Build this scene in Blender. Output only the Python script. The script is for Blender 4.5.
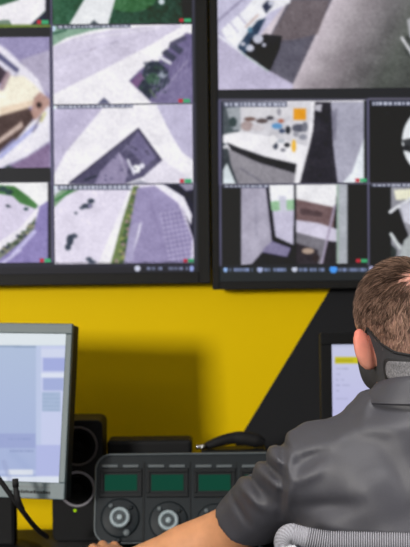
import bpy, bmesh, math, random
import numpy as np
from mathutils import Vector, Matrix

for o in list(bpy.data.objects):
    bpy.data.objects.remove(o)
SC = bpy.context.scene
COL = SC.collection
random.seed(7)
RNG = np.random.default_rng(7)

# ------------------------------------------------------------------ camera
FPX, CX, CY = 1094.0, 205.0, 273.5
EYE = Vector((0.0, 0.0, 1.28))
ROLL = math.radians(0.65)
RIGHT = Vector((math.cos(ROLL), 0, -math.sin(ROLL)))
UP = Vector((math.sin(ROLL), 0, math.cos(ROLL)))
cam_d = bpy.data.cameras.new('camera')
cam_d.lens = 72.0
cam_d.sensor_width = 36.0
cam_d.clip_start = 0.05
cam_d.dof.use_dof = True
cam_d.dof.focus_distance = 1.72
cam_d.dof.aperture_fstop = 5.6
cam = bpy.data.objects.new('camera', cam_d)
COL.objects.link(cam)
M3 = Matrix((RIGHT, UP, Vector((0, -1, 0)))).transposed()
cam.matrix_world = Matrix.Translation(EYE) @ M3.to_4x4()
SC.camera = cam

# ------------------------------------------------------------------ world, lights, exposure
w = bpy.data.worlds.new('world')
SC.world = w
w.use_nodes = True
w.node_tree.nodes['Background'].inputs[0].default_value = (0.8, 0.85, 1.0, 1)
w.node_tree.nodes['Background'].inputs[1].default_value = 0.3
SC.view_settings.view_transform = 'Standard'
SC.view_settings.look = 'None'
SC.view_settings.exposure = 0.0
SC.view_settings.gamma = 1.0
SC.view_settings.use_curve_mapping = False


def area(name, loc, target, sx, sy, power, color, spread=180):
    l = bpy.data.lights.new(name, 'AREA')
    l.shape = 'RECTANGLE'
    l.size, l.size_y = sx, sy
    l.energy = power
    l.color = color
    l.spread = math.radians(spread)
    o = bpy.data.objects.new(name, l)
    COL.objects.link(o)
    o.location = loc
    o.rotation_euler = (Vector(target) - Vector(loc)).to_track_quat('-Z', 'Y').to_euler()
    return o


# daylight from the window in the wall behind the camera, to the left
area('window_light', (-2.72, -2.35, 1.86), (-0.1, 2.75, 1.1), 0.6, 0.6, 198, (1.0, 0.96, 0.9))
# two ceiling panels
area('ceiling_panel_light', (0.9, 0.55, 2.66), (0.9, 0.55, 0), 1.2, 0.6, 46, (1.0, 0.97, 0.95), 100)
area('ceiling_panel_light', (-0.9, 0.55, 2.66), (-0.9, 0.55, 0), 1.2, 0.6, 34, (1.0, 0.97, 0.95), 100)


# ------------------------------------------------------------------ small helpers
def lin(c):
    c = np.asarray(c, dtype=float) / 255.0
    return np.where(c <= 0.04045, c / 12.92, ((c + 0.055) / 1.055) ** 2.4)


def at(px, py, y):
    """the point at depth y (metres in front of the camera) seen at photo pixel px, py"""
    u, v = (px - CX) / FPX * y, (CY - py) / FPX * y
    return EYE + RIGHT * u + UP * v + Vector((0, y, 0))


def to_px(P):
    P = np.asarray(P, dtype=float) - np.array(EYE)
    y = P[:, 1]
    u = P @ np.array(RIGHT)
    v = P @ np.array(UP)
    return CX + u / y * FPX, CY - v / y * FPX


def mat(name, rgb, rough=0.6, metal=0.0, var=0.0, scale=30.0, bump=0.0, bscale=None, spec=0.5, attr=None,
        stretch=None, coat=0.0, sss=0.0):
    m = bpy.data.materials.new(name)
    m.use_nodes = True
    nt = m.node_tree
    b = nt.nodes['Principled BSDF']
    c = lin(rgb)
    b.inputs['Base Color'].default_value = (*c, 1)
    b.inputs['Roughness'].default_value = rough
    b.inputs['Metallic'].default_value = metal
    b.inputs['Specular IOR Level'].default_value = spec
    b.inputs['Coat Weight'].default_value = coat
    if sss:
        b.inputs['Subsurface Weight'].default_value = sss
        b.inputs['Subsurface Radius'].default_value = (0.01, 0.004, 0.002)
        b.inputs['Subsurface Scale'].default_value = 1.0
    tc = nt.nodes.new('ShaderNodeTexCoord')
    vec = tc.outputs['Object']
    if stretch:
        mp = nt.nodes.new('ShaderNodeMapping')
        mp.inputs['Scale'].default_value = stretch
        nt.links.new(vec, mp.inputs['Vector'])
        vec = mp.outputs['Vector']
    src = None
    if attr:
        a = nt.nodes.new('ShaderNodeVertexColor')
        a.layer_name = attr
        src = a.outputs['Color']
        nt.links.new(src, b.inputs['Base Color'])
    if var:
        n = nt.nodes.new('ShaderNodeTexNoise')
        n.inputs['Scale'].default_value = scale
        n.inputs['Detail'].default_value = 4
        nt.links.new(vec, n.inputs['Vector'])
        r = nt.nodes.new('ShaderNodeMapRange')
        r.inputs['From Min'].default_value = 0.3
        r.inputs['From Max'].default_value = 0.7
        r.inputs['To Min'].default_value = 1 - var
        r.inputs['To Max'].default_value = 1 + var
        nt.links.new(n.outputs['Fac'], r.inputs['Value'])
        mx = nt.nodes.new('ShaderNodeVectorMath')
        mx.operation = 'SCALE'
        if src:
            nt.links.new(src, mx.inputs[0])
        else:
            mx.inputs[0].default_value = c
        nt.links.new(r.outputs['Result'], mx.inputs['Scale'])
        nt.links.new(mx.outputs[0], b.inputs['Base Color'])
    if bump:
        n = nt.nodes.new('ShaderNodeTexNoise')
        n.inputs['Scale'].default_value = bscale or scale
        n.inputs['Detail'].default_value = 3
        nt.links.new(vec, n.inputs['Vector'])
        bp = nt.nodes.new('ShaderNodeBump')
        bp.inputs['Strength'].default_value = bump
        bp.inputs['Distance'].default_value = 0.002
        nt.links.new(n.outputs['Fac'], bp.inputs['Height'])
        nt.links.new(bp.outputs[0], b.inputs['Normal'])
    return m


def emit_attr(name, attr='picture', strength=1.0):
    m = bpy.data.materials.new(name)
    m.use_nodes = True
    nt = m.node_tree
    b = nt.nodes['Principled BSDF']
    b.inputs['Base Color'].default_value = (0.01, 0.01, 0.01, 1)
    b.inputs['Roughness'].default_value = 0.5
    b.inputs['Specular IOR Level'].default_value = 0.1
    a = nt.nodes.new('ShaderNodeVertexColor')
    a.layer_name = attr
    nt.links.new(a.outputs['Color'], b.inputs['Emission Color'])
    b.inputs['Emission Strength'].default_value = strength
    return m


def emit(name, rgb, strength=1.0):
    m = mat(name, (4, 4, 4), 0.6, spec=0.03)
    b = m.node_tree.nodes['Principled BSDF']
    b.inputs['Emission Color'].default_value = (*lin(rgb), 1)
    b.inputs['Emission Strength'].default_value = strength
    return m


def link(name, me, material=None, parent=None, smooth=False):
    o = bpy.data.objects.new(name, me)
    COL.objects.link(o)
    if material is not None:
        me.materials.append(material)
    if smooth:
        me.polygons.foreach_set('use_smooth', [True] * len(me.polygons))
    if parent is not None:
        o.parent = parent
        bpy.context.view_layer.update()
        o.matrix_parent_inverse = parent.matrix_world.inverted()
    return o


def obj(name, bm, material=None, parent=None, smooth=False):
    me = bpy.data.meshes.new(name)
    bmesh.ops.recalc_face_normals(bm, faces=bm.faces[:])
    bm.to_mesh(me)
    bm.free()
    return link(name, me, material, parent, smooth)


def raw(name, verts, faces, material=None, parent=None, smooth=False):
    me = bpy.data.meshes.new(name)
    verts = np.asarray(verts, dtype=np.float32)
    me.from_pydata([tuple(v) for v in verts.tolist()], [], [tuple(f) for f in faces])
    me.update()
    return link(name, me, material, parent, smooth)


def thing(name, label, cat, loc=(0, 0, 0), group=None):
    o = bpy.data.objects.new(name, None)
    COL.objects.link(o)
    o.location = loc
    o.empty_display_size = 0.05
    tag(o, label, cat, group)
    bpy.context.view_layer.update()
    return o


def tag(o, label, cat, group=None):
    o['label'] = label
    o['category'] = cat
    if group:
        o['group'] = group
    return o


def struct(name, bm, m):
    o = obj(name, bm, m)
    o['kind'] = 'structure'
    return o


def box(bm, lo, hi, bevel=0.0, seg=2, mtx=None):
    r = bmesh.ops.create_cube(bm, size=1)
    vs = r['verts']
    lo, hi = Vector(lo), Vector(hi)
    for v in vs:
        v.co = Vector([(lo[i] + hi[i]) / 2 + v.co[i] * (hi[i] - lo[i]) for i in range(3)])
    if bevel:
        es = list({e for v in vs for e in v.link_edges})
        r = bmesh.ops.bevel(bm, geom=es, offset=bevel, segments=seg, profile=0.5, affect='EDGES')
        vs = list({v for f in r['faces'] for v in f.verts} | {v for v in vs if v.is_valid})
    if mtx is not None:
        for v in vs:
            v.co = mtx @ v.co
    return vs


def boxbm(lo, hi, bevel=0.0, seg=2, mtx=None):
    bm = bmesh.new()
    box(bm, lo, hi, bevel, seg, mtx)
    return bm


def lathe(bm, prof, center, axis=(0, 0, 1), n=24, mtx=None):
    """prof: list of (radius, height) turned about axis through center"""
    q = Vector(axis).normalized().to_track_quat('Z', 'Y').to_matrix()
    rings = []
    for r, h in prof:
        ring = []
        for i in range(n):
            a = 2 * math.pi * i / n
            p = q @ Vector((r * math.cos(a), r * math.sin(a), h)) + Vector(center)
            if mtx is not None:
                p = mtx @ p
            ring.append(bm.verts.new(p))
        rings.append(ring)
    for a, b in zip(rings, rings[1:]):
        for i in range(n):
            bm.faces.new((a[i], a[(i + 1) % n], b[(i + 1) % n], b[i]))
    if prof[0][0] > 1e-6:
        bm.faces.new(rings[0][::-1])
    if prof[-1][0] > 1e-6:
        bm.faces.new(rings[-1])
    bmesh.ops.remove_doubles(bm, verts=[v for r in rings for v in r], dist=1e-6)


def tube(bm, pts, rad, n=10, cap=True, rf=None):
    """a tube swept along pts; rad a number or a list"""
    pts = [Vector(p) for p in pts]
    rings = []
    ref = Vector((0, 0, 1))
    for i, p in enumerate(pts):
        t = (pts[min(i + 1, len(pts) - 1)] - pts[max(i - 1, 0)]).normalized()
        if i == 0:
            ref = t.orthogonal().normalized()
        ref = (ref - t * ref.dot(t)).normalized()
        b = t.cross(ref)
        r = rad[i] if isinstance(rad, (list, tuple, np.ndarray)) else rad
        ring = []
        for k in range(n):
            a = 2 * math.pi * k / n
            rr = r * (rf(i, k) if rf else 1)
            ring.append(bm.verts.new(p + ref * (rr * math.cos(a)) + b * (rr * math.sin(a))))
        rings.append(ring)
    for a, b in zip(rings, rings[1:]):
        for k in range(n):
            bm.faces.new((a[k], a[(k + 1) % n], b[(k + 1) % n], b[k]))
    if cap:
        bm.faces.new(rings[0][::-1])
        bm.faces.new(rings[-1])


def catmull(P, m=8):
    P = [Vector(p) for p in P]
    P = [P[0] * 2 - P[1]] + P + [P[-1] * 2 - P[-2]]
    out = []
    for i in range(1, len(P) - 2):
        a, b, c, d = P[i - 1], P[i], P[i + 1], P[i + 2]
        for k in range(m):
            t = k / m
            out.append(0.5 * ((2 * b) + (c - a) * t + (2 * a - 5 * b + 4 * c - d) * t * t + (3 * b - a - 3 * c + d) * t ** 3))
    out.append(P[-2])
    return out


def rounded_slab(bm, w, h, t, r, bev=0.004, seg=6, mtx=None, z0=0.0):
    """rounded rectangle in local x (width), z (height), thickness along y from 0 (front) to t"""
    pts = []
    for cx, cz, a0 in ((w / 2 - r, h / 2 - r, 0), (-w / 2 + r, h / 2 - r, 90), (-w / 2 + r, -h / 2 + r, 180), (w / 2 - r, -h / 2 + r, 270)):
        for k in range(seg + 1):
            a = math.radians(a0 + 90 * k / seg)
            pts.append((cx + r * math.cos(a), cz + r * math.sin(a), math.cos(a), math.sin(a)))
    levels = [(0.0, bev), (bev * 0.3, bev * 0.3), (bev, 0.0), (t - bev, 0.0), (t, bev)]
    rings = []
    for y, ins in levels:
        ring = []
        for x, z, nx, nz in pts:
            p = Vector((x - nx * ins, y, z - nz * ins + z0))
            ring.append(bm.verts.new(mtx @ p if mtx is not None else p))
        rings.append(ring)
    n = len(pts)
    for a, b in zip(rings, rings[1:]):
        for i in range(n):
            bm.faces.new((a[i], a[(i + 1) % n], b[(i + 1) % n], b[i]))
    bm.faces.new(rings[0])
    bm.faces.new(rings[-1][::-1])


# ------------------------------------------------------------------ pictures shown on the screens
class Canvas:
    """a little polygon painter; colours 0-255 sRGB, positions in photo pixels"""

    def __init__(s, x0, y0, x1, y1, bg, ss=2):
        s.x0, s.y0, s.ss = x0, y0, ss
        s.w, s.h = int((x1 - x0) * ss), int((y1 - y0) * ss)
        s.a = np.empty((s.h, s.w, 3))
        s.a[:] = bg
        s.X, s.Y = np.meshgrid(x0 + (np.arange(s.w) + .5) / ss, y0 + (np.arange(s.h) + .5) / ss)

    def put(s, m, col, alpha=1.0):
        s.a[m] = s.a[m] * (1 - alpha) + np.array(col, dtype=float) * alpha

    def poly(s, pts, col, alpha=1.0):
        m = np.zeros((s.h, s.w), bool)
        n = len(pts)
        for i in range(n):
            (xa, ya), (xb, yb) = pts[i], pts[(i + 1) % n]
            if ya == yb:
                continue
            m ^= ((ya > s.Y) != (yb > s.Y)) & (s.X < (xb - xa) * (s.Y - ya) / (yb - ya) + xa)
        s.put(m, col, alpha)

    def ell(s, cx, cy, rx, ry, col, alpha=1.0):
        s.put(((s.X - cx) / rx) ** 2 + ((s.Y - cy) / ry) ** 2 < 1, col, alpha)

    def line(s, x0, y0, x1, y1, wd, col, alpha=1.0):
        dx, dy = x1 - x0, y1 - y0
        t = np.clip(((s.X - x0) * dx + (s.Y - y0) * dy) / (dx * dx + dy * dy), 0, 1)
        s.put(np.hypot(s.X - x0 - t * dx, s.Y - y0 - t * dy) < wd / 2, col, alpha)

    def rect(s, x0, y0, x1, y1, col, alpha=1.0):
        s.put((s.X >= x0) & (s.X < x1) & (s.Y >= y0) & (s.Y < y1), col, alpha)

    def grad(s, x0, y0, c0, x1, y1, c1):
        dx, dy = x1 - x0, y1 - y0
        t = np.clip(((s.X - x0) * dx + (s.Y - y0) * dy) / (dx * dx + dy * dy), 0, 1)[..., None]
        s.a[:] = np.array(c0) * (1 - t) + np.array(c1) * t

    def finish(s):
        """camera-like contrast and grain"""
        g = s.a.mean(-1, keepdims=True)
        s.a = g + (s.a - g) * .88
        s.a = 140 + (s.a - 140) * np.where(s.a < 140, 1.2, 1.02)
        keep = s.a.copy()
        s.a[:] = 0
        s.noise(7, 9)
        s.blur(5)
        s.noise(4.5, 2.0)
        s.blur(.9)
        s.a += keep
        s.noise(3.5, 1.0)
        s.a = np.clip(s.a, 27, 242)

    def blur(s, sig):
        sg = sig * s.ss * .75
        r = int(3 * sg + 1)
        k = np.exp(-0.5 * (np.arange(-r, r + 1) / sg) ** 2)
        k /= k.sum()
        for ax in (0, 1):
            p = np.pad(s.a, [(r, r) if i == ax else (0, 0) for i in range(3)], mode='edge')
            o = np.zeros_like(s.a)
            for i, kk in enumerate(k):
                sl = [slice(None)] * 3
                sl[ax] = slice(i, i + s.a.shape[ax])
                o += kk * p[tuple(sl)]
            s.a = o

    def noise(s, amp, cell=3.0):
        gh, gw = int(s.h / (cell * s.ss)) + 2, int(s.w / (cell * s.ss)) + 2
        g = RNG.normal(0, amp, (gh, gw))
        yi = (np.arange(s.h) / (cell * s.ss)).astype(int)
        xi = (np.arange(s.w) / (cell * s.ss)).astype(int)
        s.a += g[yi][:, xi][..., None]

    def glyphs(s, x0, x1, y, hgt, col, step=2.2, fill=0.8):
        x = x0
        while x < x1:
            wd = step * RNG.uniform(0.5, 0.9)
            if RNG.random() < fill:
                s.rect(x, y - hgt / 2, x + wd, y + hgt / 2, col, RNG.uniform(.6, 1))
            x += step

    def sample(s, px, py):
        fx = np.clip((px - s.x0) * s.ss - .5, 0, s.w - 1.001)
        fy = np.clip((py - s.y0) * s.ss - .5, 0, s.h - 1.001)
        ix, iy = fx.astype(int), fy.astype(int)
        tx, ty = (fx - ix)[:, None], (fy - iy)[:, None]
        ix1, iy1 = np.minimum(ix + 1, s.w - 1), np.minimum(iy + 1, s.h - 1)
        c = (s.a[iy, ix] * (1 - tx) + s.a[iy, ix1] * tx) * (1 - ty) + (s.a[iy1, ix] * (1 - tx) + s.a[iy1, ix1] * tx) * ty
        return np.clip(c, 0, 255)


def picture_grid(name, A, B, C, canvas, nx, ny, material, parent):
    """a flat picture: corner A, right edge B-A, down edge C-A"""
    A, B, C = np.array(A), np.array(B), np.array(C)
    uu, vv = np.meshgrid(np.linspace(0, 1, nx), np.linspace(0, 1, ny))
    P = A + uu.reshape(-1, 1) * (B - A) + vv.reshape(-1, 1) * (C - A)
    col = lin(canvas.sample(*to_px(P)))
    idx = np.arange(nx * ny).reshape(ny, nx)
    F = np.stack([idx[:-1, :-1], idx[1:, :-1], idx[1:, 1:], idx[:-1, 1:]], -1).reshape(-1, 4)
    o = raw(name, P, F.tolist(), material, parent)
    ca = o.data.color_attributes.new('picture', 'FLOAT_COLOR', 'POINT')
    ca.data.foreach_set('color', np.concatenate([col, np.ones((len(col), 1))], 1).astype(np.float32).ravel())
    return o


def flat_rect(x0, y0, x1, y1, depth):
    """world corners (top left, top right, bottom left) of a level rectangle at that depth"""
    xm, ym = (x0 + x1) / 2, (y0 + y1) / 2
    L, R_ = at(x0, ym, depth).x, at(x1, ym, depth).x
    T, B_ = at(xm, y0, depth).z, at(xm, y1, depth).z
    return Vector((L, depth, T)), Vector((R_, depth, T)), Vector((L, depth, B_))

# ------------------------------------------------------------------ materials
M = {}
M['yellow'] = mat('yellow paint', (246, 208, 0), 0.6, spec=0.08)
M['black_paint'] = mat('black wall paint', (38, 39, 42), 0.75, spec=0.15, var=.06, scale=3)
M['wall'] = mat('grey wall paint', (150, 150, 152), 0.9)
M['ceiling'] = mat('ceiling tile', (205, 205, 205), 0.95, var=.03, scale=60)
M['carpet'] = mat('grey carpet', (62, 63, 68), 0.95, var=.2, scale=300)
M['black_plastic'] = mat('black plastic', (18, 19, 21), 0.55, spec=0.2)
M['tv_plastic'] = mat('black television plastic', (22, 22, 22), 0.6, spec=0.25)
M['tv_panel'] = mat('dark television panel', (30, 30, 33), 0.5, spec=0.15)
M['rubber'] = mat('black rubber', (20, 20, 22), 0.7, spec=0.3)
M['silver'] = mat('silver grey plastic', (86, 101, 105), 0.45, spec=0.4)
M['console'] = mat('slate grey plastic', (27, 33, 37), 0.5, spec=0.2, var=.05, scale=40)
M['console_dark'] = mat('dark slate plastic', (18, 22, 25), 0.5, spec=0.2)
M['console_rim'] = mat('pale grey rim', (82, 90, 94), 0.45, spec=0.4)
M['dial_ring'] = mat('pale dial ring', (140, 154, 160), 0.4, spec=0.5)
M['dial_core'] = mat('dark dial core', (45, 55, 60), 0.4)
M['metal'] = mat('polished metal', (200, 200, 200), 0.25, 1.0)
M['desk'] = mat('dark desk laminate', (58, 58, 60), 0.45, spec=0.4, var=.05, scale=8)
M['picture'] = emit_attr('screen picture')
M['led'] = emit('green indicator light', (150, 190, 20), 1.0)
M['lcd'] = emit('green display glow', (10, 66, 50), 1.0)
M['red_led'] = emit('red indicator', (200, 40, 50), 1.0)
M['ring'] = mat('grey speaker trim ring', (140, 138, 146), 0.45, spec=0.5)
M['ring_dark'] = mat('dark speaker trim ring', (78, 74, 76), 0.5, spec=0.4)
M['cone'] = mat('black speaker cone', (11, 11, 12), 0.9, spec=.1)
M['white_plastic'] = mat('white plastic', (215, 215, 215), 0.45)

# ------------------------------------------------------------------ room
WALL_Y = 2.75
XL, XR, YB, ZC = -3.4, 2.6, -2.6, 2.7
struct('floor', boxbm((XL - .1, YB - .1, -.1), (XR + .1, WALL_Y + .1, 0)), M['carpet'])
struct('ceiling', boxbm((XL - .1, YB - .1, ZC), (XR + .1, WALL_Y + .1, ZC + .1)), M['ceiling'])
struct('wall_left', boxbm((XL - .1, YB, 0), (XL, WALL_Y, ZC)), M['wall'])
struct('wall_right', boxbm((XR, YB, 0), (XR + .1, WALL_Y, ZC)), M['wall'])
bm = bmesh.new()      # the wall behind the camera, with the opening of a window
for lo, hi in (((XL, 0), (-3.06, ZC)), ((-2.42, 0), (XR, ZC)), ((-3.06, 0), (-2.42, 1.5)), ((-3.06, 2.2), (-2.42, ZC))):
    box(bm, (lo[0], YB - .1, lo[1]), (hi[0], YB, hi[1]))
struct('wall_front', bm, M['wall'])
bm = bmesh.new()
for lo, hi in (((-3.06, 1.5), (-3.02, 2.2)), ((-2.46, 1.5), (-2.42, 2.2)), ((-3.02, 1.5), (-2.46, 1.54)), ((-3.02, 2.16), (-2.46, 2.2))):
    box(bm, (lo[0], YB - .08, lo[1]), (hi[0], YB - .02, hi[1]))
struct('window_1', bm, M['white_plastic'])

# the far wall: yellow on the left, black on the right of a slanting line
d0, d1 = at(330, 289, WALL_Y), at(242, 434, WALL_Y)
sl = (d0.x - d1.x) / (d0.z - d1.z)
xb, xt = d0.x + sl * (0 - d0.z), d0.x + sl * (ZC - d0.z)
bm = bmesh.new()


def vv(x, y, z):
    return bm.verts.new((x, y, z))


fl = [vv(XL, WALL_Y, 0), vv(xb, WALL_Y, 0), vv(xt, WALL_Y, ZC), vv(XL, WALL_Y, ZC)]
fr = [vv(XR, WALL_Y, 0), vv(XR, WALL_Y, ZC)]
bk = [vv(XL, WALL_Y + .1, 0), vv(XR, WALL_Y + .1, 0), vv(XR, WALL_Y + .1, ZC), vv(XL, WALL_Y + .1, ZC)]
fy = bm.faces.new(fl)
fb = bm.faces.new((fl[1], fr[0], fr[1], fl[2]))
bm.faces.new(bk[::-1])
bm.faces.new((fl[0], bk[0], bk[1], fr[0], fl[1]))
bm.faces.new((fl[3], fl[2], fr[1], bk[2], bk[3]))
bm.faces.new((fl[0], fl[3], bk[3], bk[0]))
bm.faces.new((fr[0], bk[1], bk[2], fr[1]))
bm.faces.index_update()
for f in bm.faces:
    f.material_index = 0
fb.material_index = 1
wall_back = struct('wall_back', bm, M['yellow'])
wall_back.data.materials.append(M['black_paint'])

# ------------------------------------------------------------------ the camera pictures
WHITE, RED, GREEN, BLACK = (236, 233, 240), (190, 40, 55), (60, 165, 110), (31, 33, 35)


def mark(c, x, y):
    c.finish()
    c.rect(x, y + .3, x + 4.2, y + 4, RED)
    c.rect(x + 4.6, y + .3, x + 11.5, y + 4, GREEN)


def title(c, x0, x1, y, slope=-.02):
    c.poly([(x0 - 2, y - 2.6), (x1 + 1, y - 2.6 + slope * (x1 - x0)), (x1 + 1, y + 2.6 + slope * (x1 - x0)), (x0 - 2, y + 2.6)], (84, 88, 108), .85)
    x = x0
    while x < x1:
        wd = RNG.uniform(1.5, 4)
        c.rect(x, y - 1.5 + slope * (x - x0), x + wd, y + 1.6 + slope * (x - x0), (196, 200, 220), .9)
        x += wd + RNG.uniform(1, 2.5)


def feed_path():          # top left cell: white yard and green
    c = Canvas(-95, -60, 54, 32, (74, 108, 84))
    c.poly([(-95, 40), (-40, -10), (0, 6), (19, 0), (30, -20), (44, -20), (46, 10), (30, 25), (12, 25), (9, 20), (-20, 21), (-60, 30)], WHITE)
    c.poly([(-95, -60), (60, -60), (19, -2), (0, 5), (-40, -20), (-95, 10)], (52, 96, 70))
    c.rect(-95, 20.4, 10, 25, (118, 138, 122))
    c.poly([(30, 25), (46, 11), (50, 11), (50, 25)], (48, 52, 72))
    c.rect(45.5, -60, 54, 25, (42, 40, 62))
    c.rect(-95, 24.4, 54, 29, (112, 132, 62))
    c.blur(.9)
    mark(c, 36.8, 19.8)
    c.blur(.4)
    return c


def feed_fisheye():       # second and third row left: bent view of a hall
    c = Canvas(-235, 32, 54, 176, (148, 140, 184))
    c.poly([(-235, 30), (-100, 30), (-60, 90), (-120, 176), (-235, 176)], (170, 160, 190))
    c.ell(-90, 110, 95, 60, (238, 232, 222))
    c.poly([(20, 60), (50, 50), (50, 95), (36, 84)], (176, 168, 196))
    c.poly([(0, 45), (6, 49), (38, 79), (46, 96), (24, 86), (12, 68), (-40, 28), (-60, 20)], (228, 224, 238))
    c.poly([(-40, 28), (0, 53), (20, 70), (17, 73), (0, 60), (-40, 40)], (92, 92, 128))
    c.poly([(-40, 40), (0, 60), (17, 73), (12, 77), (0, 67), (-40, 52)], (222, 218, 236))
    c.poly([(-40, 52), (0, 66), (9, 74), (4, 82), (-30, 90)], (64, 52, 66))
    c.poly([(2, 80), (8, 70), (11, 75), (6, 88), (-2, 92)], (165, 140, 150))
    c.poly([(10, 76), (24, 76), (34, 84), (41, 92), (37, 102), (28, 108), (0, 116), (-50, 124), (-40, 100), (4, 90)], (243, 236, 216))
    c.poly([(0, 108), (28, 101), (37, 100), (34, 105), (28, 108), (0, 116)], (226, 196, 168), .7)
    c.poly([(-50, 124), (0, 116), (28, 108), (36, 114), (31, 122), (16, 140), (0, 153), (-60, 176)], (84, 66, 64))
    c.poly([(-60, 160), (0, 138), (22, 121), (23, 127), (0, 143), (-60, 172)], (196, 172, 162))
    c.poly([(34, 98), (40, 92), (50, 99), (50, 108), (42, 122), (34, 120), (31, 112)], (186, 146, 136))
    c.ell(39, 105, 2.6, 3, (52, 42, 44))
    c.poly([(-60, 176), (0, 153), (16, 140), (31, 122), (38, 118), (48, 106), (50, 106), (50, 141), (26, 157), (0, 168), (-40, 182)], (232, 229, 240))
    c.line(0, 157, 36, 126, 4, (164, 168, 222))
    c.line(0, 152, 14, 140, 2.5, (110, 108, 150))
    c.line(41, 121, 45, 113, 2.2, (205, 200, 120))
    c.line(33, 132, 41, 116, 1.3, (96, 84, 108))
    c.poly([(22, 160), (50, 143), (50, 176), (0, 176), (6, 168)], (132, 112, 148))
    c.poly([(2, 170), (8, 165), (17, 170)], (56, 72, 72))
    c.blur(1.5)
    c.finish()
    return c


def feed_lawn_edge():     # bottom left: curved kerb with hedge
    c = Canvas(-95, 178, 58, 270, (208, 200, 226))
    c.ell(-30, 216, 66, 24, (216, 208, 232))
    c.poly([(-95, 180), (60, 180), (50, 206), (40, 206), (14, 188), (-20, 184), (-95, 196)], (236, 235, 238))
    c.poly([(-60, 192), (0, 185), (14, 186), (28, 196), (38, 205), (36, 209), (20, 203), (13, 196), (0, 194), (-60, 204)], (76, 126, 72))
    for x, y, r in ((3, 189, 4), (9, 192, 4), (-6, 190, 5), (26, 209, 2.4), (8, 206, 2)):
        c.ell(x, y, r, r * .7, (46, 74, 76))
    c.line(6, 205, 11, 207, 1.3, (96, 92, 110))
    c.poly([(-60, 262), (0, 241), (20, 228), (37, 208), (41, 213), (25, 234), (0, 250), (-60, 270)], (236, 232, 242))
    c.poly([(-60, 272), (0, 250), (24, 234), (36, 216), (34, 229), (20, 243), (0, 259), (-20, 270)], (118, 124, 112))
    for k in range(26):
        t = RNG.random()
        c.ell(35 - 35 * t + RNG.uniform(-2, 2), 222 + 32 * t ** .8 + RNG.uniform(-3, 3), 2, 1.8, ((70, 88, 70), (150, 146, 120), (60, 66, 84))[k % 3], .8)
    c.poly([(40, 206), (49, 200), (49, 270), (-10, 270), (0, 259), (20, 243), (34, 229), (37, 216)], (136, 126, 184))
    c.line(10, 258, 34, 232, 4, (186, 180, 226))
    c.line(-4, 268, 20, 250, 3, (196, 190, 230))
    c.rect(48.2, 180, 60, 262, (32, 32, 44))
    c.blur(.9)
    mark(c, 39.8, 258.4)
    c.blur(.4)
    return c


def feed_garden():        # top right: lawn with a white path
    c = Canvas(46, -60, 198, 30, (44, 92, 64))
    c.grad(46, 0, (52, 100, 74), 192, 0, (40, 66, 56))
    c.ell(130, -2, 26, 14, (72, 124, 76), .7)
    c.noise(7, 2.5)
    c.poly([(84, 0), (100, -30), (130, -60), (160, -60), (124, -30), (115, 0), (108, 25), (69, 25)], (224, 226, 230))
    c.rect(53, -60, 60, 30, (70, 112, 88), .5)
    c.ell(161.5, 1.5, 3, 3, (205, 215, 225))
    c.poly([(176, -60), (198, -60), (198, 30), (185, 30), (182, 8)], (30, 44, 42))
    c.poly([(89, 25), (94, 20), (100, 25)], (70, 80, 88))
    c.blur(.9)
    mark(c, 179.5, 18.2)
    c.blur(.4)
    return c


def feed_road():          # wide road past a roof
    c = Canvas(46, 20, 198, 110, WHITE)
    c.poly([(46, 24), (112, 24), (112, 27), (90, 31), (66, 38), (46, 50)], (132, 168, 146))
    c.line(52, 34, 66, 30, 2, (60, 100, 84))
    c.poly([(46, 50), (74, 38), (110, 30), (176, 24), (182, 26), (150, 45), (110, 66), (46, 98)], (206, 199, 222))
    c.line(54, 60, 120, 40, 1.2, (190, 182, 212), .7)
    c.line(90, 50, 96, 48, 1.2, (150, 140, 160), .8)
    c.line(76, 40, 160, 28, 1.5, (226, 222, 236), .8)
    c.poly([(129, 81), (140, 70), (152, 60), (158, 62), (166, 50), (186, 33), (194, 34), (194, 106), (152, 103)], (112, 104, 142))
    c.poly([(146, 62), (158, 61), (168, 70), (170, 84), (158, 92), (150, 100), (138, 88)], (58, 66, 80))
    c.ell(153, 79, 7, 6, (70, 98, 84))
    c.ell(163, 75, 4, 3, (150, 160, 175))
    c.line(150, 90, 156, 98, 2, (100, 116, 96))
    c.poly([(131, 82), (140, 72), (144, 78), (137, 88)], (120, 90, 130))
    for x, y in ((165, 53), (172, 46)):
        c.poly([(x - 4, y), (x + 1, y - 4), (x + 12, y + 4), (x + 8, y + 9)], (74, 76, 96))
    c.line(160, 57, 170, 63, 3, (214, 214, 226))
    c.line(172, 44, 184, 38, 5, (86, 84, 108))
    for k in range(8):
        c.line(150 + 5 * k, 102 - 4 * k, 156 + 5 * k, 80 - 5.2 * k, .9, (142, 134, 172), .8)
    c.line(154, 102, 188, 60, 1.4, (160, 152, 186), .7)
    c.poly([(97, 104), (104, 97.5), (111, 104)], (92, 94, 122))
    c.poly([(152, 103), (172, 80), (190, 66), (194, 66), (194, 106)], (128, 120, 158), .6)
    for k in range(30):
        c.ell(RNG.uniform(138, 168), RNG.uniform(62, 92), RNG.uniform(.8, 2.2), RNG.uniform(.7, 1.6), ((40, 50, 58), (110, 112, 130), (66, 92, 76), (150, 146, 166))[k % 4], .8)
    c.line(110, 44, 118, 42, 1, (150, 144, 166), .8)
    c.line(60, 66, 140, 36, .8, (190, 184, 208), .8)
    c.noise(4, 1.5)
    c.blur(.9)
    title(c, 59, 130, 26.5)
    c.ell(51.5, 28.5, 4, 3.6, (190, 214, 240))
    mark(c, 178.6, 98.6)
    c.blur(.5)
    return c


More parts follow.
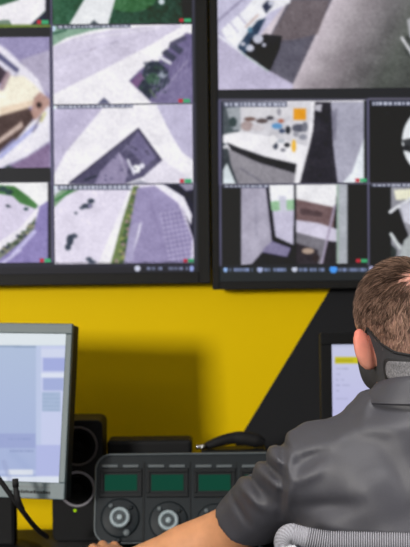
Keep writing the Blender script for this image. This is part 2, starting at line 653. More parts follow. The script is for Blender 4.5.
def feed_corner():        # road bending round a building
    c = Canvas(46, 100, 198, 190, (236, 233, 241))
    c.poly([(46, 108), (103, 108), (66, 152), (54, 174), (46, 190)], (190, 182, 212))
    c.poly([(46, 112), (90, 108), (62, 142), (46, 160)], (182, 174, 206), .6)
    c.poly([(156, 104), (198, 104), (198, 164), (182, 152), (172, 136)], (190, 184, 214))
    c.poly([(138.5, 127.5), (162.5, 160), (143, 177), (120, 186), (68, 184)], (88, 84, 112))
    c.poly([(138, 131), (156, 158), (146, 166), (128, 148)], (112, 106, 140))
    c.poly([(119, 152), (129, 165), (124, 186), (94, 186), (100, 172)], (138, 130, 164))
    c.line(119, 153, 127, 176, 1.2, (170, 162, 194))
    c.line(122, 152, 138, 134, 1.2, (130, 124, 156))
    c.ell(136.5, 169, 4, 4.2, (236, 236, 244))
    c.ell(142, 166, 2.6, 2.6, (214, 212, 230))
    c.line(128, 160, 134, 174, 2.4, (214, 212, 232))
    c.line(85, 180, 96, 176, 2, (50, 56, 72))
    c.line(70, 183, 84, 172, 2, (60, 60, 84))
    for k in range(14):
        c.ell(RNG.uniform(96, 135), RNG.uniform(155, 180), 1.3, 1, (60, 60, 84), .6)
    c.line(138.5, 129, 161, 160, 1.4, (62, 58, 80))
    c.line(70, 183, 138, 129, 1.6, (64, 60, 84))
    for k in range(20):
        c.ell(RNG.uniform(126, 156), RNG.uniform(140, 176), RNG.uniform(.8, 2), RNG.uniform(.7, 1.4), ((60, 56, 78), (128, 122, 150), (86, 84, 104))[k % 3], .8)
    c.poly([(143, 177), (163, 160), (196, 182), (196, 190), (143, 190)], (222, 217, 232))
    c.poly([(128, 184), (140, 180), (150, 184)], (150, 150, 170))
    c.noise(3, 1.5)
    c.blur(.9)
    title(c, 59, 132, 106.5)
    c.ell(51.5, 107, 4, 3.6, (200, 218, 240))
    mark(c, 180, 178.8)
    c.blur(.5)
    return c


def feed_parking():       # parking strip along a hedge
    c = Canvas(46, 180, 198, 270, (222, 215, 235))
    c.poly([(46, 182), (84, 182), (84, 187), (66, 196), (56, 206), (46, 212)], (122, 152, 124))
    c.line(56, 200, 72, 190, 2.4, (64, 124, 72))
    c.poly([(46, 182), (70, 182), (54, 196), (46, 200)], (206, 208, 222))
    for x, y, rx, ry, a in ((87, 206, 5.5, 2.6, 1), (91, 201, 3.4, 2.6, 1), (70, 240, 3.6, 5.5, 1), (68, 247, 3, 3.5, 1), (74, 236, 3.6, 2.4, .9), (89, 259, 3.4, 2, .9), (92, 262, 4, 2, .9), (76, 213, 1.8, 1.5, .7), (82, 208, 3, 1.8, .8)):
        c.ell(x, y, rx, ry, (66, 76, 92), a)
    c.ell(90, 206, 2, 1.4, (150, 140, 180))
    c.poly([(97, 266), (129, 190), (135, 190), (112, 266)], (238, 235, 243))
    c.poly([(133, 186), (139, 186), (130, 230), (125, 266), (110, 266), (121, 225)], (112, 130, 84))
    for k in range(46):
        t = RNG.random()
        c.ell(136 - 17 * t + RNG.uniform(-3, 3) * (.4 + t), 189 + 74 * t, 2, 2, ((64, 104, 62), (150, 156, 96), (160, 130, 140), (84, 96, 74))[k % 4], .8)
    c.poly([(137, 188), (155, 186), (178, 203), (192, 238), (190, 268), (123, 268), (129, 230)], (150, 140, 184))
    c.poly([(124, 266), (131, 226), (137, 222), (133, 266)], (168, 160, 200))
    c.poly([(133, 252), (139, 224), (142, 222), (139, 236)], (214, 210, 232))
    for i in range(11):
        for j in range(7):
            x, y = 161 + j * 4.2 + i * .9, 214 + i * 4.6 - j * .8
            c.ell(x, y, 1.3, 1.1, (184, 176, 210), .75)
            c.ell(x + 2, y + 2, 1.1, 1, (112, 104, 150), .6)
    c.line(150, 200, 168, 262, 1, (136, 126, 170))
    c.poly([(160, 182), (198, 182), (198, 250), (191, 232), (183, 206)], (44, 42, 64))
    c.poly([(153, 184), (162, 183), (184, 197), (192, 215), (191, 226), (182, 206), (172, 196)], (232, 229, 242))
    c.poly([(176, 182), (198, 182), (198, 189), (186, 191)], (140, 136, 160))
    c.blur(.85)
    title(c, 60, 130, 187.2, 0)
    c.ell(51.5, 187.5, 4, 3.4, (205, 225, 242))
    mark(c, 183.4, 258.6)
    c.blur(.5)
    return c


def feed_hall():          # the large picture of the right television
    c = Canvas(212, -90, 520, 96, (126, 124, 130))
    lx = np.interp(c.Y, [-90, 0, 84, 96], [385, 332, 293, 288])
    t = np.clip((c.X - lx) / 150, 0, 1)
    for q, k0_ in enumerate(((206, 150, 112, 100, 92), (194, 142, 110, 104, 94), (204, 148, 112, 100, 94))):
        c.a[..., q] = np.interp(t, [0, .22, .45, .6, 1], k0_)
    c.a -= (np.clip((c.Y - 30) / 60, 0, 1) * 14)[..., None]
    c.poly([(268, 40), (289, 0), (330, -90), (385, -90), (332, 0), (293, 84), (262, 70)], (100, 97, 110))
    c.poly([(270, 38), (292, 0), (330, 0), (318, 34), (284, 42)], (116, 104, 106), .7)
    c.poly([(268, 68), (283, 40), (306, 40), (293, 84)], (100, 98, 112), .8)
    c.poly([(212, -90), (330, -90), (289, 0), (240, 60), (212, 60)], (190, 186, 214))
    c.poly([(221, 30), (243, 11), (256, -4), (292, -6), (290, 3), (270, 12), (252, 30), (239, 49), (228, 42)], (230, 230, 237))
    c.line(217, 22, 246, -4, 2.2, (146, 140, 172))
    c.line(238, 14, 246, 24, 1.4, (176, 172, 200))
    c.line(230, 22, 238, 32, 1.4, (180, 176, 204))
    c.poly([(240, 58), (238, 46), (248, 32), (258, 20), (266, 18), (258, 34), (250, 44), (246, 60)], (56, 74, 98))
    c.poly([(262, 6), (268, 0), (274, 4), (266, 14)], (60, 66, 88))
    c.poly([(244, 58), (252, 38), (266, 34), (282, 36), (280, 48), (269, 73)], (38, 38, 43))
    c.line(246, 27, 258, 15, 2.5, (206, 186, 182))
    for x, y, r in ((258, 39, 5.2), (250, 48, 4), (264, 45, 2.2), (243, 44, 2.4), (271, 3, 3)):
        c.ell(x, y, r, r * .9, (190, 192, 210))
    c.ell(250, 30, 2.4, 3, (92, 130, 156))
    c.poly([(218, 35), (240, 51), (268, 70), (293, 84), (293, 96), (212, 96), (212, 34)], (184, 177, 206))
    c.line(219, 36, 242, 53, 2.4, (220, 220, 232))
    c.line(242, 53, 268, 71, 1.6, (190, 206, 206))
    c.poly([(402, 38), (420, 30), (420, 62), (406, 55)], (74, 78, 76))
    c.line(402, 38, 413, 55, 3, (205, 206, 210))
    c.poly([(407, 20), (420, 12), (420, 40), (410, 38)], (170, 172, 176))
    c.blur(1.1)
    c.finish()
    return c


def feed_reception():     # white counter with an orange notice
    c = Canvas(214, 96, 374, 190, (206, 204, 212))
    c.poly([(214, 104), (236, 104), (240, 134), (228, 144), (214, 150)], (84, 92, 98))
    c.poly([(226, 108), (240, 106), (241, 130), (232, 130)], (150, 156, 164))
    c.rect(244, 107, 306, 117, (212, 210, 216))
    for x, y, rx, ry, col in ((250, 119, 6, 2, (120, 96, 90)), (262, 121, 6, 2.4, (96, 84, 84)), (270, 118, 4, 2, (80, 78, 86)), (247, 126, 6, 5, (170, 150, 150)),
                              (233, 122, 4, 5, (60, 74, 76)), (230, 130, 3, 3, (80, 92, 96)), (258, 128, 7, 3, (196, 190, 196)),
                              (277, 126, 5.4, 3, (96, 150, 205)), (282, 131, 3.2, 2.4, (80, 92, 120)), (288, 130, 2.6, 4, (48, 52, 60)), (281, 121, 3, 2, (180, 110, 90)),
                              (299, 128, 7, 4.2, (88, 90, 104)), (305, 127, 3, 5, (110, 112, 124)), (296, 134, 3, 3, (150, 150, 162)), (303, 137, 4, 3, (140, 142, 156)), (279, 112, 2, 4, (150, 148, 160))):
        c.ell(x, y, rx, ry, col)
    c.poly([(214, 140), (226, 134), (240, 131.5), (272, 137), (302, 145), (309, 147), (296, 168), (264, 155), (231, 145)], (232, 230, 236))
    c.poly([(227, 142.5), (240, 148), (264, 156.5), (297, 164), (296, 173.5), (259, 162.5), (231, 150)], (46, 46, 52))
    c.poly([(226, 149), (231, 150), (259, 162.5), (296, 173.5), (296, 186), (234, 186)], (140, 137, 146))
    c.line(240, 168, 262, 182, 1.4, (112, 110, 122))
    c.line(258, 163, 272, 182, 1.4, (156, 152, 162))
    c.poly([(214, 150), (228, 148), (231, 165), (238, 184), (214, 186)], (64, 70, 76))
    c.poly([(223, 170), (227, 163), (236, 184), (223, 184)], (212, 222, 228))
    c.poly([(294, 186), (297, 160), (308, 146), (311, 102), (316, 102), (312, 147), (304, 160), (300, 186)], (228, 226, 232))
    c.rect(293.5, 108.4, 306, 120, (234, 152, 30))
    for x, y, rx, ry, col in ((275.5, 146, 2.6, 3.4, (78, 84, 98)), (287, 145, 3.2, 2.4, (52, 54, 60)), (293.8, 146, 2.2, 6.4, (238, 178, 52)), (283, 150, 2.6, 1.8, (120, 120, 132)), (273, 140, 3.2, 5, (244, 242, 246)), (281, 141, 4, 2, (180, 186, 196))):
        c.ell(x, y, rx, ry, col)
    c.poly([(315, 102), (333, 102), (333, 130), (338, 186), (299, 186), (309, 148), (313, 130)], (50, 48, 58))
    c.poly([(315, 105), (322, 104), (321, 112), (315, 110)], (190, 188, 200))
    c.poly([(331, 102), (366, 102), (366, 186), (338, 186), (333, 145)], (164, 163, 183))
    c.poly([(331, 112), (337, 108), (336, 140), (333, 140)], (122, 120, 138), .8)
    c.poly([(340, 186), (352, 172), (364, 138), (366, 138), (366, 186)], (224, 230, 238))
    c.rect(364, 100, 370, 190, (34, 40, 40))
    c.rect(214, 96, 222.8, 190, (50, 52, 66))
    c.blur(.85)
    title(c, 225, 286, 104.3, 0)
    mark(c, 355.5, 178.2)
    c.blur(.5)
    return c


def feed_dome():          # black with a round fisheye picture
    c = Canvas(364, 92, 520, 190, BLACK)
    c.ell(440, 141, 38, 38, (226, 230, 234))
    c.poly([(402, 140), (412, 138), (440, 150), (440, 158), (408, 152)], (70, 72, 76))
    c.ell(406, 148, 4, 3, (50, 52, 56))
    c.ell(452, 150, 20, 14, (150, 150, 156))
    c.blur(.9)
    title(c, 373, 430, 103.3, 0)
    c.blur(.4)
    c.finish()
    return c


def feed_entrance():      # glass door by a grey wall
    c = Canvas(214, 178, 376, 272, BLACK)
    c.poly([(241, 184), (267, 184), (273, 240), (252, 264), (241, 266)], (166, 161, 182))
    c.poly([(254, 200), (258, 200), (258, 240), (255, 240)], (150, 146, 168), .6)
    c.poly([(265.5, 184), (269, 184), (275, 238), (294, 246), (300, 268), (250, 268), (272, 241)], (38, 36, 48))
    c.poly([(269, 184), (294.5, 184), (293.4, 245), (275.5, 237)], (194, 189, 214))
    c.poly([(269, 184), (294.5, 184), (294, 200), (270.5, 202)], (232, 232, 240))
    c.poly([(270.3, 201.5), (294, 199.5), (294, 210), (271.4, 211)], (146, 192, 150))
    c.poly([(279, 196), (286, 196), (287, 212), (280, 212)], (196, 196, 214))
    c.poly([(264, 248), (272, 241), (291, 248), (287, 257), (262, 252)], (130, 124, 158))
    c.poly([(296, 184), (337, 184), (335.5, 208), (296, 199)], (234, 233, 238))
    c.poly([(296, 199), (335.5, 207.6), (333.5, 230), (296, 220.5)], (122, 100, 102))
    c.poly([(300, 208), (322, 212), (322, 217), (300, 214)], (84, 68, 72), .8)
    c.poly([(296, 220), (318, 223), (340, 230), (338, 242), (320, 240), (296, 232)], (206, 200, 222))
    c.poly([(296, 232), (330, 241), (327, 268), (300, 268), (296, 255)], (118, 115, 124))
    c.poly([(296, 243), (318, 250), (318, 268), (296, 266)], (54, 48, 54), .9)
    c.ell(308, 251, 6, 3, (176, 152, 136))
    c.ell(316, 258, 3.6, 4, (60, 50, 52))
    c.poly([(326, 240), (338, 243), (338, 268), (322, 268)], (50, 46, 52))
    c.line(334.8, 206, 321.5, 264, 2.2, (164, 152, 178))
    c.rect(338, 182, 347.6, 272, (168, 172, 182))
    c.rect(336.6, 182, 339, 272, (150, 170, 160))
    c.rect(293.8, 182, 296.2, 256, (36, 38, 42))
    c.rect(347.6, 182, 380, 272, BLACK)
    c.blur(.85)
    title(c, 225, 268, 185.6, 0)
    mark(c, 356.2, 258.6)
    c.blur(.5)
    return c


def feed_stairs():        # partly hidden by the head
    c = Canvas(364, 178, 520, 272, BLACK)
    c.poly([(391, 186), (490, 186), (490, 268), (391, 268)], (140, 140, 150))
    c.poly([(394, 190), (490, 184), (490, 196), (396, 200)], (234, 232, 206))
    c.line(390, 212, 412, 198, 3.4, (222, 224, 230))
    c.poly([(391, 214), (398, 208), (410, 240), (404, 246), (391, 238)], (34, 34, 38))
    c.poly([(400, 204), (412, 202), (414, 226), (404, 222)], (196, 196, 210))
    c.poly([(396, 268), (404, 240), (414, 232), (490, 240), (490, 268)], (170, 176, 178))
    c.line(391, 234, 400, 248, 3.4, (206, 212, 214))
    c.poly([(391, 244), (397, 250), (394, 268), (390, 268)], (60, 66, 66))
    c.blur(.85)
    title(c, 373, 430, 184.6, 0)
    c.blur(.4)
    c.finish()
    return c


def feed_any(x0, y0, x1, y1, k):
    """a yard seen from above, for the cells outside the photograph"""
    c = Canvas(x0 - 4, y0 - 4, x1 + 4, y1 + 4, ((206, 200, 222), (150, 146, 170), (112, 128, 110))[k % 3])
    w_, h_ = x1 - x0, y1 - y0
    c.poly([(x0, y0 + h_ * .7), (x0 + w_ * .6, y0), (x0 + w_, y0), (x0 + w_ * .4, y1), (x0, y1)], (230, 228, 236))
    c.poly([(x0 + w_ * .5, y1), (x0 + w_ * .8, y0 + h_ * .4), (x1, y0 + h_ * .3), (x1, y1)], ((92, 88, 118), (70, 96, 74), (120, 110, 120))[k % 3])
    c.line(x0, y0 + h_ * .35, x0 + w_ * .5, y0 + 2, 4, (80, 120, 86))
    c.ell(x0 + w_ * .7, y0 + h_ * .6, 5, 3, (210, 210, 220))
    c.blur(.9)
    title(c, x0 + 4, x0 + w_ * .5, y0 + 4, 0)
    mark(c, x1 - 13, y1 - 6)
    c.blur(.4)
    return c


# ------------------------------------------------------------------ televisions
TV_Y = 2.66


def television(label, X0, X1, Y0, Y1, sx0, sx1, sy0, sy1, feeds, bar):
    """frame X0..X1, Y0..Y1 and screen s.. in photo pixels at the depth of the screen"""
    A, B, C_ = flat_rect(X0, Y0, X1, Y1, TV_Y)
    root = thing('television', label, 'television', ((A.x + B.x) / 2, TV_Y + .03, C_.z))
    a, b, c_ = flat_rect(sx0, sy0, sx1, sy1, TV_Y)
    bm = bmesh.new()        # bezel: four bars round the panel
    f0, f1 = TV_Y - .006, TV_Y + .035
    for lo, hi in (((A.x, C_.z), (a.x, A.z)), ((b.x, C_.z), (B.x, A.z)), ((a.x, a.z), (b.x, A.z)), ((a.x, C_.z), (b.x, c_.z))):
        box(bm, (lo[0], f0, lo[1]), (hi[0], f1, hi[1]), .0015, 1)
    obj('bezel', bm, M['tv_plastic'], root)
    obj('rear_housing', boxbm((A.x + .03, TV_Y + .03, C_.z + .03), (B.x - .03, TV_Y + .062, A.z - .03), .01), M['tv_plastic'], root)
    obj('wall_mount', boxbm((A.x + .4, TV_Y + .06, C_.z + .2), (B.x - .4, WALL_Y, C_.z + .5)), M['black_plastic'], root)
    obj('screen_panel', boxbm((a.x, TV_Y + .001, c_.z), (b.x, TV_Y + .03, a.z)), M['tv_panel'], root)
    cv = Canvas(sx0, sy0, sx1, sy1, (32, 33, 37), 1)      # the dark screen behind the pictures with its thin pale rules
    for (x0, y0, x1, y1, _) in feeds:
        cv.rect(x0 - 2, y0 - 1.6, x1 + 1.6, y0 - .2, (104, 102, 122))
        cv.rect(x0 - 2.6, y0 - 1.6, x0 - .4, y1 + 1.6, (92, 90, 118))
        cv.rect(x1 + .2, y0 - 1.6, x1 + 2.2, y1 + 1.6, (66, 66, 84))
    cv.blur(.7)
    p, q, r = flat_rect(sx0, sy0, sx1, sy1, TV_Y + .0006)
    picture_grid('screen_background', p, q, r, cv, int(sx1 - sx0), int(sy1 - sy0), M['picture'], root)
    for (x0, y0, x1, y1, cv) in feeds:
        if cv is None:
            cv = feed_any(x0, y0, x1, y1, len(root.children))
        p, q, r = flat_rect(x0, y0, x1, y1, TV_Y)
        nx, ny = int((x1 - x0) * 1.25) + 2, int((y1 - y0) * 1.25) + 2
        if x1 < 0 or x0 > 410 or y1 < 0:
            nx, ny = nx // 2, ny // 2
        picture_grid('camera_feed', p, q, r, cv, nx, ny, M['picture'], root)
    x0, y0, x1, y1, cv = bar
    p, q, r = flat_rect(x0, y0, x1, y1, TV_Y)
    picture_grid('toolbar', p, q, r, cv, int((x1 - x0) * 1.3), int((y1 - y0) * 1.6), M['picture'], root)
    return root


def bar_left():
    c = Canvas(-390, 262, 205, 280, (33, 33, 40))
    c.rect(-390, 262, 205, 267, (40, 40, 52))
    c.ell(137.5, 268.4, 3, 3, (205, 208, 228))
    c.glyphs(142.5, 162, 268.5, 3.2, (150, 160, 200))
    c.glyphs(168.5, 186.5, 268.5, 3.2, (150, 160, 200))
    c.ell(191.7, 268.6, 2.2, 3, (150, 165, 225))
    c.blur(.7)
    return c


def bar_right():
    c = Canvas(210, 262, 830, 284, (33, 37, 39))
    c.rect(210, 262, 830, 266.2, (44, 46, 52))
    c.ell(225.5, 269.3, 2, 3, (150, 185, 240))
    c.ell(260, 269.4, 3, 3, (165, 175, 215))
    c.ell(294.6, 269.4, 3, 2.6, (200, 205, 225))
    c.ell(333.5, 269.4, 4, 3.8, (70, 150, 240))
    c.ell(371.8, 269, 3, 3.4, (185, 185, 225))
    for x0, x1 in ((229.5, 252), (264.5, 285), (299, 325), (338.5, 366), (376, 400), (420, 450)):
        c.glyphs(x0, x1, 269.7, 3.4, (150, 168, 222), 2.2, .92)
    c.blur(.7)
    return c


LF = [(-88, -55, 50, 27.8, feed_path()), (-226, 38.6, 50, 169, feed_fisheye()), (-88, 183.3, 50.2, 263, feed_lawn_edge()),
      (52.6, -55, 192, 23.6, feed_garden()), (53.2, 25.2, 192, 103.6, feed_road()), (54, 105, 192.6, 183.6, feed_corner()), (54.6, 185, 193.4, 263.4, feed_parking()),
      (-226, -55, -90, 27.8, None), (-364, -55, -228, 27.8, None), (-364, 30, -228, 104, None), (-364, 106, -228, 181, None), (-364, 183.3, -228, 263, None), (-226, 183.3, -90, 263, None)]
television('black wall television on the left tiled with outdoor camera views of roads and lawns', -384, 208.4, -82, 286.6, -372, 197, -66, 275.5, LF,
           (-372, 263.8, 196.5, 275.3, bar_left()))
RF = [(217.6, -78, 511, 88, feed_hall()), (221.4, 101, 366.6, 183, feed_reception()), (369.6, 100, 512, 182.2, feed_dome()),
      (222, 184.8, 367.4, 264, feed_entrance()), (370, 183.8, 512, 263.4, feed_stairs()),
      (514, -78, 658, 4, None), (660, -78, 804, 4, None), (514, 6, 658, 88, None), (660, 6, 804, 88, None), (514, 100, 658, 182, None), (660, 100, 804, 182, None), (514, 184, 658, 262, None), (660, 184, 804, 262, None)]
television('black wall television on the right with one large hall view above small indoor views', 210.4, 822, -96, 286.4, 217.4, 812, -80, 278.5, RF,
           (218.5, 264.6, 811, 278.2, bar_right()))

# ------------------------------------------------------------------ desk
DZ = 0.70
DB = 2.50
desk = thing('desk', 'long dark desk along the yellow and black wall carrying the screens and radio equipment', 'desk', (0.2, 2.2, 0))
obj('tabletop', boxbm((-1.3, 1.98, DZ - .03), (1.7, DB, DZ), .003), M['desk'], desk)
for x in (-1.27, 1.64):
    obj('leg_panel', boxbm((x, 2.02, 0), (x + .03, DB - .03, DZ - .03)), M['desk'], desk)
obj('modesty_panel', boxbm((-1.24, DB - .06, .25), (1.64, DB - .045, DZ - .03)), M['desk'], desk)


# ------------------------------------------------------------------ grey monitor, left
def placed(loc, yaw=0, pitch=0, roll=0):
    return Matrix.Translation(loc) @ Matrix.Rotation(yaw, 4, 'Z') @ Matrix.Rotation(pitch, 4, 'X') @ Matrix.Rotation(roll, 4, 'Y')


MW, MH = 0.425, 0.352          # outer size of the monitor head
mon_corner = at(72.6, 323.6, 2.225)
MX = placed(mon_corner, math.radians(-10), math.radians(-9), math.radians(.8)) @ Matrix.Translation((-MW / 2, 0, -MH / 2))
mon = thing('monitor', 'silver-grey desktop monitor at the far left showing a pale blue program window', 'monitor', (mon_corner.x - .2, 2.3, DZ))
bt, bs, bb = .021, .0135, .033  # bezel widths: top, sides, bottom
bm = bmesh.new()
for lo, hi in (((-MW / 2, 0, MH / 2 - bt), (MW / 2, .014, MH / 2)), ((-MW / 2, 0, -MH / 2), (MW / 2, .014, -MH / 2 + bb)),
               ((-MW / 2, 0, -MH / 2 + bb), (-MW / 2 + bs, .014, MH / 2 - bt)), ((MW / 2 - bs, 0, -MH / 2 + bb), (MW / 2, .014, MH / 2 - bt))):
    box(bm, lo, hi, .0018, 2, MX)
obj('front_bezel', bm, M['silver'], mon)
bm = bmesh.new()
box(bm, (-MW / 2 + .0005, .0135, -MH / 2 + .0005), (MW / 2 - .0005, .050, MH / 2 - .0005), .004, 2, MX)
box(bm, (-MW / 2 + .06, .045, -MH / 2 + .06), (MW / 2 - .06, .075, MH / 2 - .06), .012, 2, MX)
obj('rear_housing', bm, M['black_plastic'], mon)

c = Canvas(-160, 326, 70, 496, (166, 182, 214))
c.grad(0, 340, (170, 186, 214), 0, 480, (158, 172, 212))
c.rect(-160, 326, 70, 345.4, (216, 224, 230))
c.poly([(-160, 343.5), (41, 346), (41, 347.6), (-160, 345)], (128, 148, 178))
c.rect(41, 346, 70, 500, (192, 199, 230))
c.rect(41, 349, 70, 357, (202, 209, 232))
c.rect(43, 358, 70, 371, (156, 166, 216))
c.rect(40, 373, 70, 377.5, (214, 220, 236))
c.rect(43, 378, 63.5, 390.5, (156, 168, 212))
c.rect(42, 392, 60.5, 411.5, (160, 178, 208))
for k in range(5):
    c.line(43, 394.5 + 3.8 * k, 60, 394.8 + 3.8 * k, .9, (138, 158, 190), .6)
c.rect(36, 346, 41, 500, (182, 194, 224))
c.rect(-160, 433.5, 35.5, 448, (148, 160, 205))
c.glyphs(10, 32, 451, 1.6, (134, 146, 190), 2.4)
c.glyphs(8, 34, 439, 2, (134, 148, 196), 3, .6)
c.rect(36, 445, 62, 476, (170, 178, 222))
c.rect(-160, 470, 36, 474, (176, 188, 222))
c.rect(8, 469.5, 33, 475, (212, 218, 230))
c.rect(-160, 476.4, 70, 500, (212, 219, 232))
c.line(4, 462, 10, 480, 5, (140, 150, 190), .35)
c.blur(.8)
A = MX @ Vector((-MW / 2 + bs, .004, MH / 2 - bt))
B = MX @ Vector((MW / 2 - bs, .004, MH / 2 - bt))
C_ = MX @ Vector((-MW / 2 + bs, .004, -MH / 2 + bb))
picture_grid('screen', A, B, C_, c, 190, 150, M['picture'], mon)
bm = bmesh.new()          # small dark maker's lettering on the lower bezel, unreadable in the photograph
x = MW / 2 - .118
while x < MW / 2 - .03:
    wd = random.uniform(.0028, .006)
    box(bm, (x, -.0006, -MH / 2 + .0105), (x + wd, .001, -MH / 2 + random.choice((.0155, .017))), 0, 1, MX)
    x += wd + .0014
obj('bezel_lettering', bm, M['console_dark'], mon)
obj('lower_lip', boxbm((-MW / 2 + .02, -.0012, -MH / 2 + .0225), (MW / 2 - .03, .001, -MH / 2 + .0245), 0, 1, MX), M['console_rim'], mon)
bm = bmesh.new()
nx_ = (MX @ Vector((0, .05, 0)))
box(bm, (nx_.x - .08, nx_.y + .005, DZ + .012), (nx_.x + .075, nx_.y + .04, nx_.z + .04), .008)
obj('stand_neck', bm, M['black_plastic'], mon)
bm = bmesh.new()
lathe(bm, [(0.0, 0), (.135, 0), (.135, .008), (.11, .014), (0, .016)], (nx_.x, nx_.y - .02, DZ), (0, 0, 1), 40)
obj('stand_base', bm, M['black_plastic'], mon)

# the forked black cable in front of the monitor
bm = bmesh.new()
tube(bm, catmull([at(-30, 449, 2.10), at(-8, 470, 2.09), at(12, 497, 2.10), at(24, 513, 2.12), at(36, 528, 2.18), at(47, 537, 2.24)], 8), .0052, 8)
tube(bm, catmull([at(15.5, 480, 2.10), at(16, 490, 2.10), at(18, 500, 2.10), at(22, 510, 2.12)], 6), [.0034 + .0028 * min(1, i / 8) for i in range(19)], 8)
tube(bm, [at(15.3, 479, 2.10), at(15.7, 487, 2.10)], .0062, 8)
tag(obj('cable', bm, M['rubber'], None, True), 'black forked cable hanging in front of the lower left edge of the grey monitor', 'cable')

# ------------------------------------------------------------------ loudspeaker
SY = 2.38
s0, s1, st = at(52, 500, SY).x, at(103, 480, SY).x, at(90, 420, SY).z
sp = thing('loudspeaker', 'black two-driver desktop loudspeaker behind the right edge of the grey monitor', 'loudspeaker', ((s0 + s1) / 2, SY + .06, DZ))
bm = bmesh.new()
rounded_slab(bm, s1 - s0, st - DZ, .11, .014, .003, 5, Matrix.Translation(((s0 + s1) / 2, SY, (st + DZ) / 2)))
obj('cabinet', bm, M['black_plastic'], sp)
for (px, py, rr, mk) in ((78, 446, 19.5, 'ring_dark'), (77.4, 489, 17.6, 'ring')):
    cpt = at(px, py, SY)
    r = rr / FPX * SY
    bm = bmesh.new()
    lathe(bm, [(r - .0045, .001), (r - .0036, .0045), (r - .0015, .0055), (r + .0005, .004), (r + .001, -.001)], cpt, (0, -1, 0), 48)
    ring = obj('trim_ring', bm, M[mk], sp, True)
    bm = bmesh.new()
    lathe(bm, [(r - .004, .0015), (r - .009, .004), (r - .013, .0015), (.012, -.0005), (.010, .003), (.005, .006), (0, .0068)], cpt, (0, -1, 0), 40)
    obj('cone', bm, M['cone'], ring, True)
bm = bmesh.new()
lathe(bm, [(.0035, -.001), (.0035, .002), (.002, .003), (0, .0033)], at(75, 510.5, SY), (0, -1, 0), 12)
obj('indicator_light', bm, M['led'], sp)

# ------------------------------------------------------------------ radio console
KB = at(95, 547, 2.27)
k_l = at(95, 500, 2.31).x
k_r = at(292, 500, 2.31).x
KW = k_r - k_l
kf, kt = Vector((0, 2.265, DZ)), at(170, 453.5, 2.335)
tilt = math.atan2(kt.y - kf.y, kt.z - DZ)
KH = math.hypot(kt.y - kf.y, kt.z - DZ) - .0205
KX = Matrix.Translation(((k_l + k_r) / 2, 2.265, DZ + .0215)) @ Matrix.Rotation(-tilt, 4, 'X') @ Matrix.Translation((0, 0, KH / 2))
KI = KX.inverted()
kon = thing('radio_console', 'slate grey radio console with green displays and round dials on the desk', 'radio console', ((k_l + k_r) / 2, 2.31, DZ))
bm = bmesh.new()
rounded_slab(bm, KW, KH, .055, .034, .006, 8, KX)
obj('housing', bm, M['console'], kon, False)
bm = bmesh.new()          # pale rim round the face
rim = []
R_ = .034
for cx, cz, a0 in ((KW / 2 - R_, KH / 2 - R_, 0), (-KW / 2 + R_, KH / 2 - R_, 90), (-KW / 2 + R_, -KH / 2 + R_, 180), (KW / 2 - R_, -KH / 2 + R_, 270)):
    for k in range(9):
        a = math.radians(a0 + 90 * k / 8)
        rim.append(KX @ Vector((cx + (R_ - .002) * math.cos(a), .001, cz + (R_ - .002) * math.sin(a))))
tube(bm, rim + rim[:1], .0022, 6, False)
obj('rim', bm, M['console_rim'], kon, True)
bm = bmesh.new()
box(bm, (k_l + .03, 2.31, DZ), (k_r - .03, 2.37, DZ + .09), .006)
obj('rear_foot', bm, M['console_dark'], kon)


def face(px, py):
    """the local face position of a photo pixel"""
    o_, d_ = KI @ EYE, KI.to_3x3() @ (at(px, py, 1) - EYE)
    t = -o_.y / d_.y
    p = o_ + d_ * t
    return p.x, p.z


def face_box(bm, x0, y0, x1, y1, y_in, y_out, bev=.0012):
    (xa, za), (xb_, zb) = face(x0, y0), face(x1, y1)
    box(bm, (xa, -y_out, zb), (xb_, -y_in, za), bev, 2, KX)


